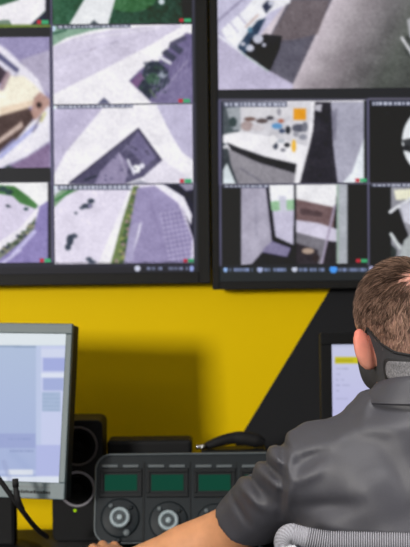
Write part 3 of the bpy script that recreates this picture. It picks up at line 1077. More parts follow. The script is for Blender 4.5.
for k in range(4):
    dx = (0, 46.4, 93.6, 140)[k]
    bm = bmesh.new()      # frame round the display
    for a_, b_, c_, d_ in ((100, 468.6, 142, 472.4), (100, 493, 142, 497), (100, 472.4, 103.6, 493), (138.2, 472.4, 142, 493)):
        face_box(bm, a_ + dx, b_, c_ + dx, d_, -.002, .004)
    obj('display_frame', bm, M['console_dark'], kon)
    bm = bmesh.new()
    face_box(bm, 103.6 + dx, 472.4, 138.2 + dx, 493, -.002, .0015, 0)
    disp = obj('display', bm, M['console_dark'], kon)
    bm = bmesh.new()
    face_box(bm, 105 + dx, 475, 137 + dx, 490.6, .001, .0022, 0)
    obj('lit_panel', bm, M['lcd'], disp)
    for u0, u1 in ((102, 118), (123, 138.6)):
        bm = bmesh.new()
        face_box(bm, u0 + dx, 464.8, u1 + dx, 467.6, -.001, .003)
        obj('ridge', bm, M['console_rim'], kon)
    q = Vector((KX.to_3x3() @ Vector((0, -1, 0))))
    fx, fz = face((120.2, 168.6, 215.4, 262)[k], (518, 521, 523, 525)[k])
    cpt = KX @ Vector((fx, 0, fz))
    bm = bmesh.new()
    lathe(bm, [(.041, -.001), (.041, .001), (.036, .0032), (.0, .0034)], cpt, q, 40)
    dish = obj('dial_dish', bm, M['console'], kon, True)
    bm = bmesh.new()
    lathe(bm, [(.0215, .002), (.0215, .013), (.0185, .0165), (.0155, .0165), (.013, .012), (.013, .003)], cpt, q, 32)
    dial = obj('dial', bm, M['dial_ring'], kon, True)
    bm = bmesh.new()
    lathe(bm, [(.0128, .003), (.0128, .011), (0, .0112)], cpt, q, 24)
    obj('dial_core', bm, M['dial_core'], dial)
    bm = bmesh.new()
    lathe(bm, [(.0062, .010), (.0062, .015), (.004, .0165), (0, .0166)], cpt, q, 16)
    obj('dial_cap', bm, M['dial_ring'], dial, True)
    for ux, uy, rr in ((-9, -12, .0052), (6.5, 15, .0075), (-2, 23, .006), (11, -10, .004)):
        bx_, bz_ = face((120.2, 168.6, 215.4, 262)[k] + ux, (518, 521, 523, 525)[k] + uy)
        bm = bmesh.new()
        lathe(bm, [(rr, .001), (rr, .006), (rr * .7, .008), (0, .0083)], KX @ Vector((bx_, 0, bz_)), q, 16)
        obj('push_button', bm, M['console_rim'] if ux in (6.5, -9) else M['console'], kon, True)
for px in (143.6, 190.4, 237.2):
    bm = bmesh.new()
    face_box(bm, px - .8, 462, px + .8, 541, -.001, .0016, .0005)
    obj('module_divider', bm, M['console_dark'], kon)

# ------------------------------------------------------------------ black box and handset behind the console
BY = 2.42
bl, br_, btop = at(107, 445, BY), at(192, 445, BY), at(160, 440, BY).z
bxo = thing('equipment_box', 'low black equipment box standing between the grey radio console and the yellow wall', 'equipment box', ((bl.x + br_.x) / 2, BY + .035, DZ))
obj('case', boxbm((bl.x, BY, DZ), (br_.x, BY + .07, btop), .008, 3), M['black_plastic'], bxo)
bm = bmesh.new()
for k in range(5):
    x = bl.x + .03 + k * .03
    box(bm, (x, BY - .001, btop - .05), (x + .02, BY + .002, btop - .046))
obj('vent', bm, M['rubber'], bxo)
hs = thing('radio_handset', 'black radio handset with a shiny plug lying in its cradle right of the equipment box', 'handset', at(226, 500, BY + .03))
c0, c1 = at(201, 452, BY), at(268, 450, BY)
obj('cradle', boxbm((c0.x, BY, DZ), (c1.x, BY + .07, c1.z), .006, 2), M['black_plastic'], hs)
P = [at(204, 446.5, BY + .02), at(212, 444, BY + .022), at(222, 440.5, BY + .025), at(234, 438, BY + .03), at(244, 438.5, BY + .03), at(256, 440.5, BY + .03), at(264, 443, BY + .03)]
C2 = catmull(P, 6)
rr = np.interp(np.linspace(0, 1, len(C2)), [0, .08, .25, .5, .62, .85, 1], [.004, .009, .011, .0135, .016, .016, .009])
bm = bmesh.new()
tube(bm, C2, list(rr), 14)
obj('body', bm, M['rubber'], hs, True)
bm = bmesh.new()
lathe(bm, [(0, 0), (.0056, 0), (.006, .005), (.0044, .0055), (.0044, .009), (.006, .0095), (.006, .017), (.0035, .0205), (0, .0205)], at(196, 447, BY + .006), (1, 0, .02), 16)
obj('plug', bm, M['metal'], hs, True)

# ------------------------------------------------------------------ black monitor behind the head
NY = 2.40
n0, n1 = at(321, 420, NY), at(540, 420, NY)
ntop, nbot = at(330, 333, NY).z, at(330, 333, NY).z - .315
m2 = thing('monitor', 'black-framed monitor against the black wall, half hidden behind the man, showing a yellow bar', 'monitor', ((n0.x + n1.x) / 2, NY + .03, DZ))
s0_, stp = at(332.5, 420, NY).x, at(340, 344.5, NY).z
s1_, sb = n1.x - (s0_ - n0.x), nbot + .026
bm = bmesh.new()
for lo, hi in (((n0.x, ntop), (n1.x, stp)), ((n0.x, sb), (n1.x, nbot)), ((n0.x, stp), (s0_, sb)), ((s1_, stp), (n1.x, sb))):
    box(bm, (lo[0], NY - .004, hi[1]), (hi[0], NY + .012, lo[1]), .002, 2)
obj('front_bezel', bm, M['black_plastic'], m2)
obj('rear_housing', boxbm((n0.x + .001, NY + .010, nbot + .001), (n1.x - .001, NY + .034, ntop - .001), .006), M['black_plastic'], m2)
c = Canvas(326, 338, 545, 470, (196, 198, 228))
c.grad(0, 345, (196, 199, 226), 0, 410, (188, 188, 226))
c.rect(326, 338, 545, 347, (184, 188, 216))
c.rect(335, 357, 420, 363.6, (196, 186, 20))
c.rect(335, 359.6, 353, 361.4, (156, 148, 30), .6)
for y, x1 in ((369, 348), (374.5, 340), (380, 344), (385.5, 350), (390.6, 338), (399, 348)):
    c.glyphs(336, x1, y, 1.5, (160, 162, 196), 1.6, .9)
    c.glyphs(365, 500, y, 1.5, (160, 162, 196), 1.8, .9)
c.blur(.7)
picture_grid('screen', (s0_, NY, stp), (s1_, NY, stp), (s0_, NY, sb), c, 260, 150, M['picture'], m2)
xm = (n0.x + n1.x) / 2
obj('stand_neck', boxbm((xm - .03, NY + .03, DZ + .01), (xm + .03, NY + .05, ntop - .12), .004), M['black_plastic'], m2)
obj('stand_base', boxbm((xm - .11, NY - .06, DZ), (xm + .11, NY + .085, DZ + .012), .004), M['black_plastic'], m2)

# ------------------------------------------------------------------ office chair
CXM = 0.327
M['mesh_fabric'] = mat('pale grey woven mesh', (150, 150, 156), 0.85, spec=0.15, var=.1, scale=500, attr='tint')
M['chair_grey'] = mat('dark grey chair plastic', (50, 51, 54), 0.5)
M['seat_fabric'] = mat('dark grey seat fabric', (48, 49, 53), 0.95, var=.15, scale=400, bump=.4)
ch = thing('office_chair', 'office chair with pale grey ribbed mesh back in front of the seated man', 'chair', (CXM, 1.72, 0))
CXM = 0.345
HWC, CYB = .2255, 1.60
ztop = at(340, 533.5, CYB).z
rad = .0162
path = []


def arcp(x, z, y=0):
    # the back is slightly curved in plan
    u = (x - CXM) / HWC
    return Vector((x, CYB + .0 - .012 * u * u + y, z))


pts = []
RC = .011               # corner radius of the path
for t in np.linspace(0, 1, 40):      # left side up
    pts.append((CXM - HWC + rad, .55 + t * (ztop - rad + .009 - RC - .55)))
for t in np.linspace(0, 1, 26)[1:]:
    a = math.pi - t * math.pi / 2
    pts.append((CXM - HWC + rad + RC + RC * math.cos(a), ztop - rad + .009 - RC + RC * math.sin(a)))
NTOP = 640
x0_, x1_ = CXM - HWC + rad + RC, CXM + HWC - rad - RC
for i in range(1, NTOP):
    x = x0_ + (x1_ - x0_) * i / NTOP
    u = abs(x - CXM) / (HWC - rad - RC)
    pts.append((x, ztop - rad - .002 + .011 * max(0, min(1, (u - .72) / .28)) ** 1.4))
for t in np.linspace(0, 1, 26)[1:]:
    a = math.pi / 2 - t * math.pi / 2
    pts.append((CXM + HWC - rad - RC + RC * math.cos(a), ztop - rad + .009 - RC + RC * math.sin(a)))
for t in np.linspace(0, 1, 40)[1:]:
    pts.append((CXM + HWC - rad, (ztop - rad + .009 - RC) + t * (.55 - ztop + rad - .009 + RC)))
i0 = 40 + 24
bm = bmesh.new()
W3 = [arcp(x, z) for x, z in pts]


def ribs(i, k):
    if i0 < i < i0 + NTOP:
        return 1 + (.07 if i - i0 > 36 else .03) * math.cos(2 * math.pi * (i - i0) / 5.5)
    return 1 + .03 * math.cos(math.pi * (i + k))


tube(bm, W3, rad, 18, True, ribs)
roll = obj('back_roll', bm, M['mesh_fabric'], ch, True)
nr = len(roll.data.vertices) // 18
ii = np.repeat(np.arange(nr), 18)
wv = .5 + .5 * np.cos(2 * np.pi * (ii - i0) / 5.5)
wv[(ii < i0 + 36)] = .75 + .25 * np.cos(np.pi * (ii[(ii < i0 + 36)] // 2 + np.tile(np.arange(18), nr)[(ii < i0 + 36)]))
wv = wv[:, None]
tn = lin((56, 56, 60)) * (1 - wv) + lin((142, 142, 149)) * wv      # pale yarn over a dark backing
ca = roll.data.color_attributes.new('tint', 'FLOAT_COLOR', 'POINT')
ca.data.foreach_set('color', np.concatenate([tn, np.ones((len(tn), 1))], 1).astype(np.float32).ravel())
bm = bmesh.new()          # the woven back panel below the roll
nxp, nzp = 60, 30
g = [[bm.verts.new(arcp(CXM - HWC + rad + (2 * HWC - 2 * rad) * i / nxp, .55 + (ztop - .03 - .55) * j / nzp, .012 - .03 * math.sin(math.pi * j / nzp))) for i in range(nxp + 1)] for j in range(nzp + 1)]
for j in range(nzp):
    for i in range(nxp):
        bm.faces.new((g[j][i], g[j][i + 1], g[j + 1][i + 1], g[j + 1][i]))
pan = obj('back_panel', bm, M['mesh_fabric'], ch, True)
ca = pan.data.color_attributes.new('tint', 'FLOAT_COLOR', 'POINT')
ca.data.foreach_set('color', np.tile(np.append(lin((140, 140, 146)), 1), len(pan.data.vertices)).astype(np.float32))
md = pan.modifiers.new('thickness', 'SOLIDIFY')
md.thickness = .004
bm = bmesh.new()
tube(bm, [arcp(CXM - HWC + .03, .56, -.028), arcp(CXM - HWC + .028, .7, -.032), arcp(CXM - HWC + .020, ztop - .040, -.028), arcp(CXM - HWC + .022, ztop - .0235, -.024), arcp(CXM - HWC + .028, ztop - .0235, -.024), arcp(CXM - HWC + .048, ztop - .040, -.026), arcp(CXM - HWC + .12, ztop - .05, -.026), arcp(CXM, ztop - .075, -.03),
          arcp(CXM + HWC - .12, ztop - .05, -.026), arcp(CXM + HWC - .06, ztop - .031, -.026), arcp(CXM + HWC - .028, ztop - .033, -.026), arcp(CXM + HWC - .028, .7, -.032), arcp(CXM + HWC - .03, .56, -.028)], .0085, 10)
M['frame_white'] = mat('off-white chair frame', (168, 170, 174), 0.5)
obj('back_frame', bm, M['frame_white'], ch, True)
obj('back_support', boxbm((CXM - .03, CYB - .03, .40), (CXM + .03, CYB + .0, .60), .006), M['chair_grey'], ch)
obj('seat', boxbm((CXM - .24, 1.60, .375), (CXM + .24, 2.06, .428), .026, 4), M['seat_fabric'], ch, True)
obj('seat_plate', boxbm((CXM - .12, 1.60, .35), (CXM + .12, 1.92, .376), .004), M['chair_grey'], ch)
bm = bmesh.new()
lathe(bm, [(.05, .07), (.05, .12), (.028, .13), (.028, .25), (.019, .25), (.019, .37)], (CXM, 1.76, 0), (0, 0, 1), 20)
obj('gas_column', bm, M['chair_grey'], ch, True)
for k in range(5):
    a = 2 * math.pi * k / 5 + .3
    e = Vector((CXM + .29 * math.cos(a), 1.76 + .29 * math.sin(a), .075))
    bm = bmesh.new()
    tube(bm, [Vector((CXM + .03 * math.cos(a), 1.76 + .03 * math.sin(a), .1)), (Vector((CXM, 1.76, .1)) + e) / 2, e], [.024, .02, .014], 10)
    lg = obj('base_leg', bm, M['chair_grey'], ch, True)
    bm = bmesh.new()
    lathe(bm, [(0, -.02), (.024, -.02), (.028, -.012), (.028, .012), (.024, .02), (0, .02)], e - Vector((0, 0, .047)), (-math.sin(a), math.cos(a), 0), 18)
    obj('caster', bm, M['black_plastic'], lg, True)
ch.rotation_euler = (0, 0, math.radians(-11))

# ------------------------------------------------------------------ the man: blended solid shapes turned into one surface
def V(*a):
    return np.array(a, dtype=float)


def ellipsoid(c, r, R=None):
    c, r = V(*c), V(*r)

    def f(P):
        q = P - c
        if R is not None:
            q = q @ R
        k0 = np.sqrt(((q / r) ** 2).sum(-1))
        k1 = np.sqrt(((q / r ** 2) ** 2).sum(-1)) + 1e-9
        return k0 * (k0 - 1) / k1
    m = r.max() + .04
    return f, c - m, c + m


def capsule(a, b, r1, r2, flat=None):
    a, b = V(*a), V(*b)

    def f(P):
        ab = b - a
        t = np.clip(((P - a) @ ab) / (ab @ ab), 0, 1)
        q = P - a - t[..., None] * ab
        if flat is not None:
            q = q / V(*flat)
        return np.sqrt((q ** 2).sum(-1)) - (r1 + (r2 - r1) * t)
    m = max(r1, r2) * (1 if flat is None else max(flat)) + .04
    return f, np.minimum(a, b) - m, np.maximum(a, b) + m


def smin(a, b, k):
    h = np.maximum(k - np.abs(a - b), 0) / k
    return np.minimum(a, b) - h * h * k * .25


def eval_at(prims, P):
    d = np.full(len(P), 1.0)
    for (f, lo, hi), k in prims:
        d = smin(d, f(P), k)
    return d


def eval_grid(prims, lo, hi, h):
    n = np.ceil((hi - lo) / h).astype(int) + 1
    d = np.full(n, 1.0, dtype=np.float32)
    ax = [lo[i] + h * np.arange(n[i]) for i in range(3)]
    for (f, a, b), k in prims:
        s = []
        for i in range(3):
            i0_ = max(0, int((a[i] - lo[i]) / h))
            i1_ = min(n[i], int((b[i] - lo[i]) / h) + 2)
            s.append((i0_, i1_))
        if any(p >= q for p, q in s):
            continue
        G = np.stack(np.meshgrid(*[ax[i][s[i][0]:s[i][1]] for i in range(3)], indexing='ij'), -1)
        sl = tuple(slice(p, q) for p, q in s)
        d[sl] = smin(d[sl], f(G), k)
    return d, ax


def nets(d, lo, h):
    s = d < 0
    offs = [(i, j, k) for i in (0, 1) for j in (0, 1) for k in (0, 1)]
    sh = [n - 1 for n in d.shape]
    cnt = np.zeros(sh, np.int8)
    for i, j, k in offs:
        cnt += s[i:i + sh[0], j:j + sh[1], k:k + sh[2]]
    act = (cnt > 0) & (cnt < 8)
    idx = np.argwhere(act)
    vid = np.full(sh, -1, np.int64)
    vid[act] = np.arange(len(idx))
    cv = {o: d[idx[:, 0] + o[0], idx[:, 1] + o[1], idx[:, 2] + o[2]].astype(float) for o in offs}
    acc = np.zeros((len(idx), 3))
    num = np.zeros(len(idx))
    for a in offs:
        for ax_ in range(3):
            if a[ax_] == 0:
                b = tuple(1 if q == ax_ else a[q] for q in range(3))
                va, vb = cv[a], cv[b]
                m = (va < 0) != (vb < 0)
                t = np.where(m, va / np.where(m, va - vb, 1), 0)
                p = np.tile(V(*a), (len(idx), 1))
                p[:, ax_] += t
                acc[m] += p[m]
                num[m] += 1
    verts = lo + h * (idx + acc / num[:, None])
    F = []
    for ax_ in range(3):
        u, v = [(1, 2), (2, 0), (0, 1)][ax_]
        A_ = np.take(s, range(0, s.shape[ax_] - 1), ax_)
        B_ = np.take(s, range(1, s.shape[ax_]), ax_)
        e = np.argwhere(A_ != B_)
        e = e[(e[:, u] > 0) & (e[:, v] > 0) & (e[:, u] < sh[u]) & (e[:, v] < sh[v])]
        ins = A_[e[:, 0], e[:, 1], e[:, 2]]
        q = []
        for du, dv in ((1, 1), (0, 1), (0, 0), (1, 0)):
            w_ = e.copy()
            w_[:, u] -= du
            w_[:, v] -= dv
            q.append(vid[w_[:, 0], w_[:, 1], w_[:, 2]])
        q = np.stack(q, -1)
        q[~ins] = q[~ins][:, ::-1]
        F.append(q)
    return verts, np.concatenate(F)


def colour(o, name, rgb):
    ca = o.data.color_attributes.new(name, 'FLOAT_COLOR', 'POINT')
    ca.data.foreach_set('color', np.concatenate([rgb, np.ones((len(rgb), 1))], 1).astype(np.float32).ravel())


HX, HY = 0.329, 1.80
TURN = math.radians(18)          # the head is turned a little to the left
ct_, st_ = math.cos(TURN), math.sin(TURN)
RL = np.array([[ct_, st_, 0], [-st_, ct_, 0], [0, 0, 1]])     # row vectors, head frame to world
HC = V(HX, HY, 0)


def to_head(P):
    return (P - HC) @ RL.T + HC


def to_world(P):
    return (P - HC) @ RL + HC


def turned(pr):
    (f, a, b), k = pr
    return (lambda P: f(to_head(P)), a - V(.03, .03, 0), b + V(.03, .03, 0)), k


# head and neck
HEAD = [(ellipsoid((HX, HY + .004, 1.211), (.0738, .092, .086)), .001),
        (ellipsoid((HX, HY - .035, 1.205), (.069, .068, .078)), .02),
        (ellipsoid((HX, HY + .045, 1.135), (.056, .060, .062)), .03),
        (ellipsoid((HX, HY + .078, 1.098), (.028, .022, .020)), .03),
        (ellipsoid((HX, HY + .070, 1.20), (.055, .026, .03)), .02),
        (capsule((HX, HY + .095, 1.188), (HX, HY + .112, 1.150), .009, .013), .014),      # nose
        (capsule((HX - .03, HY + .086, 1.205), (HX + .03, HY + .086, 1.205), .009, .009), .012),      # brow
        (capsule((HX - .016, HY + .092, 1.122), (HX + .016, HY + .092, 1.122), .007, .007), .008),    # lips
        (ellipsoid((HX - .031, HY + .0835, 1.190), (.013, .012, .011)), .002),
        (ellipsoid((HX + .031, HY + .0835, 1.190), (.013, .012, .011)), .002),
        (capsule((HX, HY - .022, 1.15), (HX, HY - .045, 1.035), .053, .058), .03),
        ]


def ear(sx):
    wd = V(.94 * sx, -.34, 0)
    nz = V(.34 * sx, .94, 0)
    tz = V(.30 * sx, .0, .954)
    tz /= np.linalg.norm(tz)
    wd = wd - tz * (wd @ tz)
    wd /= np.linalg.norm(wd)
    nz = np.cross(tz, wd) * (-1 if sx > 0 else 1)
    nz = nz * np.sign(nz[1])
    R = np.stack([wd, nz, tz], 1)
    c = V(HX + sx * .082, HY - .014, 1.155)
    f1, lo, hi = ellipsoid(c, (.0215, .0085, .037), R)
    f2, _, _ = ellipsoid(c + nz * .009 + wd * .002 + tz * .003, (.0135, .008, .026), R)

    def f(P):
        q = (P - c) @ R              # narrower towards the top, wider at the lobe
        sc_ = 1.0 - .22 * np.clip(q[..., 2] / .037, -1, 1)
        Q = c + np.stack([q[..., 0] / sc_ - .003 * (1 - sc_) / .22, q[..., 1], q[..., 2]], -1) @ R.T
        return np.maximum(f1(Q) * .85, -f2(Q) * .85)
    return f, lo, hi


EARS = [(ear(-1), .006), (ear(1), .006)]

SL, EL, WL = (.158, 1.785, .962), (.036, 1.995, .800), (-.165, 2.06, .7275)
SR, ER, WR = (2 * HX - .158, 1.785, .962), (.645, 1.935, .770), (.50, 2.12, .739)
TORSO = [(ellipsoid((HX, 1.778, .905), (.172, .112, .185)), .001),
         (ellipsoid((HX, 1.765, .70), (.158, .112, .21)), .05),
         (ellipsoid((HX, 1.745, .545), (.172, .128, .105)), .05),
         (capsule((HX - .14, 1.778, .968), (HX + .14, 1.778, .968), .050, .050), .06),
         (capsule((HX, 1.752, 1.040), (HX - .125, 1.778, .978), .052, .042), .04),
         (capsule((HX, 1.752, 1.040), (HX + .125, 1.778, .978), .052, .042), .04)]
UPARM = [(capsule(SL, EL, .047, .041), .04), (capsule(SR, ER, .047, .041), .04)]
FORE = [(capsule((EL[0], EL[1], EL[2] + .006), WL, .0455, .027), .02), (capsule(ER, WR, .0415, .027), .02),
        (capsule(EL, V(*EL) * .6 + V(*WL) * .4, .040, .038), .02), (capsule(ER, V(*ER) * .6 + V(*WR) * .4, .040, .038), .02)]


def hand(Wp, dirv, side):
    """relaxed hand, palm down on the desk; side +1 when the thumb lies towards +X"""
    d_ = V(*dirv)
    d_[2] = 0
    d_ /= np.linalg.norm(d_)
    s_ = V(d_[1], -d_[0], 0) * side          # towards the thumb
    Wp = V(*Wp)
    out = []
    zt = DZ + .0215
    k0_ = V(Wp[0], Wp[1], zt + .008)
    kn = [k0_ + d_ * L + s_ * o_ + V(0, 0, z) for L, o_, z in ((.092, .030, .004), (.096, .010, .007), (.090, -.010, .005), (.080, -.029, .001))]
    out.append((capsule(Wp, k0_ + d_ * .03, .026, .024), .02))
    for p in kn:
        out.append((capsule(k0_ + d_ * .015 + s_ * .3 * ((p - k0_) @ s_), p, .019, .0125), .014))
    for p, L, spread in zip(kn, (.070, .078, .072, .056), (.10, .03, -.05, -.13)):
        dd = d_ + s_ * spread
        dd /= np.linalg.norm(dd)
        a = p + dd * L * .46 + V(0, 0, .004)
        b = a + dd * L * .30 + V(0, 0, -.011)
        e = b + dd * L * .22 + V(0, 0, -.009)
        a[2], b[2], e[2] = max(a[2], DZ + .012), max(b[2], DZ + .0095), max(e[2], DZ + .008)
        out += [(capsule(p, a, .0105, .0092), .004), (capsule(a, b, .0092, .0083), .003), (capsule(b, e, .0083, .0072), .003)]
    t0 = k0_ + d_ * .022 + s_ * .022 + V(0, 0, -.006)
    t1 = t0 + d_ * .030 + s_ * .026 + V(0, 0, -.004)
    t2 = t1 + d_ * .028 + s_ * .010
    t3 = t2 + d_ * .022 + s_ * .001
    for q in (t1, t2, t3):
        q[2] = max(q[2], DZ + .0105)
    out += [(capsule(t0, t1, .0155, .0125), .012), (capsule(t1, t2, .0118, .0102), .003), (capsule(t2, t3, .0102, .0084), .003)]
    return out


HANDS = hand(WL, (-.42, .90, 0), 1) + hand(WR, V(*WR) - V(*ER), -1)
LEGS = []
for s in (-1, 1):
    hip, knee, ank = (HX + s * .09, 1.77, .525), (HX + s * .13, 2.17, .515), (HX + s * .13, 2.20, .10)
    LEGS += [(capsule(hip, knee, .080, .056), .04), (capsule(knee, ank, .054, .038), .02),
             (capsule(ank, (ank[0], ank[1] - .03, .05), .038, .034), .02), (capsule((ank[0], ank[1] - .02, .045), (ank[0] + s * .015, ank[1] + .15, .035), .034, .028), .02)]
TORSO_SKIN = TORSO[:3] + [(capsule((HX - .135, 1.778, .966), (HX + .135, 1.778, .966), .040, .040), .05),
                          (capsule((HX, 1.752, 1.034), (HX - .12, 1.778, .970), .046, .032), .03), (capsule((HX, 1.752, 1.034), (HX + .12, 1.778, .970), .046, .032), .03)]
BODY = TORSO_SKIN + UPARM + FORE + HANDS + LEGS + [turned(p) for p in HEAD + EARS]

man = thing('person', 'seated man seen from behind with short brown hair, dark grey polo shirt and black mask', 'person', (HX, 1.75, 0))
lo, hi = V(-.36, 1.56, -.01), V(.82, 2.46, 1.325)
H_ = .0042
d, ax = eval_grid(BODY, lo, hi, H_)
vb, fb_ = nets(d, lo, H_)
SKIN = lin((186, 132, 95))
M['skin'] = mat('skin', (206, 146, 104), 0.55, spec=0.35, attr='tint', var=.07, scale=60, bump=.15, bscale=700, sss=.12)
body = raw('body', vb, fb_.tolist(), M['skin'], man, True)


def hair_zone(P):
    """1 where hair grows on the head (world points)"""
    x, y, z = (P[:, 0] - HX) / .0755, P[:, 1] - HY, P[:, 2]
    back = z > 1.150 + .006 * np.cos(x * 3)
    side = z > np.where(y > -.028, 1.196, 1.150)
    side |= (np.abs(x) > .8) & (y > .012) & (y < .03) & (z > 1.16)
    front = z > np.clip(1.196 + (y - .04) * 1.15, 1.196, 1.27)
    r = np.where(y < -.028, back, np.where(y < .04, side, front))
    return r & (z > 1.10)


CROWN = to_head(V(HX + .003, HY - .071, 1.266))
tint = np.tile(SKIN, (len(vb), 1))
hm = (vb[:, 2] > 1.03)
headskin = lin((186, 130, 108))
tint[hm] = headskin
vb0 = vb
vb = to_head(vb)            # the face is coloured in the head's own frame
hz = hair_zone(vb) & hm
stub = lin((158, 122, 108))
cr = np.exp(-((np.linalg.norm(vb - CROWN, axis=1)) / .021) ** 2)[:, None]
tint[hz] = (stub * (1 - cr) + lin((206, 146, 130)) * cr)[hz]
for sx in (-1, 1):
    ec = V(HX + sx * .0765, HY - .010, 1.158)
    e = (np.abs(eval_at([(ear(sx), .001)], vb)) < .003) & hm
    g = np.clip((vb[:, 2] - 1.12) / .075, 0, 1)[:, None]
    col_ = lin((198, 138, 116)) * (1 - g) + lin((204, 116, 102)) * g
    root = np.clip(1 - np.abs(vb[:, 0] - HX - sx * .070) / .007, 0, 1)[:, None]  # crease shade where the ear meets the head, painted into the tint
    tint[e] = (col_ * (1 - .6 * root) + lin((112, 44, 38)) * .6 * root)[e]
    eye = V(HX + sx * .031, HY + .0835, 1.190)
    r = np.linalg.norm(vb - eye - V(0, .011, 0), axis=1)
    near = (np.linalg.norm((vb - eye) / V(.0145, .02, .0080), axis=1) < 1) & (vb[:, 1] > HY + .080)
    tint[near] = lin((225, 220, 214))
    tint[near & (np.hypot(vb[:, 0] - eye[0], vb[:, 2] - eye[2]) < .0055)] = lin((60, 44, 36))
    brow = (np.abs(vb[:, 2] - 1.208) < .004) & (np.abs(vb[:, 0] - HX - sx * .031) < .018) & (vb[:, 1] > HY + .07)
    tint[brow] = lin((92, 70, 56))
lips = (np.abs(vb[:, 2] - 1.122) < .007) & (np.abs(vb[:, 0] - HX) < .02) & (vb[:, 1] > HY + .092)
tint[lips] = lin((176, 92, 84))
vb = vb0
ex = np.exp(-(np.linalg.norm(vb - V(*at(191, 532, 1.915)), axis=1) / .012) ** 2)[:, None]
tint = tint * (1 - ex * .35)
colour(body, 'tint', tint)


# ---- clothes
def crease(p0, p1, y, width, depth):
    """a fold on the back of the shirt between two photo pixels; positive depth is a groove"""
    a, b = at(*p0, y), at(*p1, y)
    return (V(a.x, a.z), V(b.x, b.z), width, depth)


FOLDS = [crease((286, 432), (284, 470), 1.72, .006, .006), crease((284, 470), (283, 528), 1.72, .006, .0045),
         crease((290, 436), (287, 520), 1.72, .009, -.004),
         crease((300, 447), (352, 428), 1.70, .014, .005), crease((300, 455), (348, 437), 1.70, .012, -.005),
         crease((318, 424), (380, 412), 1.72, .012, .005), crease((330, 432), (410, 424), 1.70, .014, -.004),
         crease((350, 405), (410, 408), 1.72, .010, .004), crease((372, 395), (360, 420), 1.72, .010, -.004),
         crease((296, 470), (330, 446), 1.70, .012, .004), crease((292, 484), (324, 466), 1.70, .012, -.004),
         crease((262, 462), (284, 476), 1.78, .007, .006), crease((256, 470), (280, 486), 1.78, .008, -.005),
         crease((268, 450), (286, 462), 1.78, .007, -.005), crease((246, 478), (272, 500), 1.80, .008, .006),
         crease((240, 488), (262, 510), 1.80, .008, -.005), crease((232, 502), (250, 530), 1.82, .007, .004),
         crease((274, 442), (290, 446), 1.77, .006, .005),
         crease((380, 440), (410, 500), 1.67, .020, .004), crease((330, 500), (400, 470), 1.67, .022, -.004), crease((300, 515), (360, 505), 1.67, .012, .003)]


def shirt_wrap(P, d_):
    q = np.stack([P[..., 0], P[..., 2]], -1)
    dd = np.zeros(d_.shape)
    for a, b, wd, dep in FOLDS:
        ab = b - a
        t = np.clip(((q - a) @ ab) / (ab @ ab), 0, 1)
        r = np.sqrt(((q - a - t[..., None] * ab) ** 2).sum(-1))
        fade = np.sin(np.pi * np.clip(t * .8 + .1, 0, 1))
        dd += 1.7 * dep * np.exp(-(r / wd) ** 2) * fade
    m = (P[..., 1] < 1.90)
    amp = .0016 * (np.sin(P[..., 0] * 61 + P[..., 2] * 43) + np.sin(P[..., 2] * 77 - P[..., 0] * 29 + P[..., 1] * 40))
    return d_ + dd * m + amp


SLEEVE = [(capsule(SL, EL, .052, .053), .045), (capsule(SR, ER, .052, .053), .045)]
LOOSE = [(ellipsoid((HX, 1.776, .90), (.183, .118, .19)), .001), (ellipsoid((HX, 1.762, .70), (.176, .124, .22)), .06),
         (ellipsoid((HX, 1.745, .56), (.184, .138, .10)), .05)] + [((f, a - .01, b + .01), k) for (f, a, b), k in TORSO[3:]]
lo2, hi2 = V(-.12, 1.58, .47), V(.78, 2.06, 1.13)
H2 = .0042
d, ax = eval_grid(LOOSE + SLEEVE, lo2, hi2, H2)
G = np.stack(np.meshgrid(*ax, indexing='ij'), -1)
d = shirt_wrap(G, d) - .005
for (S_, E_) in ((SL, EL), (SR, ER)):      # sleeve hems, with the hollow inside the hem
    a, u = V(*S_), V(*E_) - V(*S_)
    L = np.linalg.norm(u)
    u /= L
    hemt = u + V(0.25 * np.sign(S_[0] - HX) * -1, 0, -.1)
    hemt /= np.linalg.norm(hemt)
    hp = a + u * .205
    q = (G - hp) @ hemt
    nearm = np.linalg.norm(G - a - (((G - a) @ u)[..., None]) * u, axis=-1)
    zone = (nearm < .085) & (((G - a) @ u) > .06)
    hollow = np.maximum(-(d + .0085), -1)
    deep = np.where(q > -.035, np.maximum(d, hollow), d)
    d = np.where(zone, np.maximum(deep, q), d)
nk = np.linalg.norm((G - V(HX, 1.762, 0))[..., :2], axis=-1)
d = np.maximum(d, -np.maximum(nk - .056, 1.050 - G[..., 2]))
d = np.maximum(d, .49 - G[..., 2])
vs, fs = nets(d, lo2, H2)
M['shirt'] = mat('dark grey polo cloth', (60, 60, 66), 0.5, spec=0.4, var=.06, scale=500, bump=.12, bscale=900)
shirt = raw('shirt', vs, fs.tolist(), M['shirt'], man, True)
# collar: a stand round the neck folded over
NC = V(HX + .006, 1.762, 0)
rings = []
prof = [(.0590, 1.050, 0), (.0580, 1.078, 0), (.0585, 1.100, 0), (.0605, 1.1045, 0), (.0635, 1.1035, .1), (.068, 1.094, .3), (.074, 1.079, .7), (.0795, 1.0635, 1), (.0795, 1.0605, 1), (.075, 1.066, .8), (.067, 1.085, .2), (.063, 1.07, 0), (.062, 1.05, 0)]
NA = 72
for k in range(NA):
    a = 2 * math.pi * k / NA
    ux, uy = math.sin(a), -math.cos(a)          # a = 0 is the back of the neck
    fr_ = (1 - math.cos(a)) / 2                 # 1 at the front
    ring = []
    for r, z, o_ in prof:
        rx, ry = r * (1.0 + .12 * o_ * abs(ux)), r * (1.02)
        zz = z + .013 - .050 * fr_ ** 1.2 + o_ * .011 * abs(ux) ** 3
        ring.append((NC[0] + ux * rx, NC[1] + uy * ry + .012 * fr_, zz))
    rings.append(ring)
VV = [p for r in rings for p in r]
m_ = len(prof)
FF = []
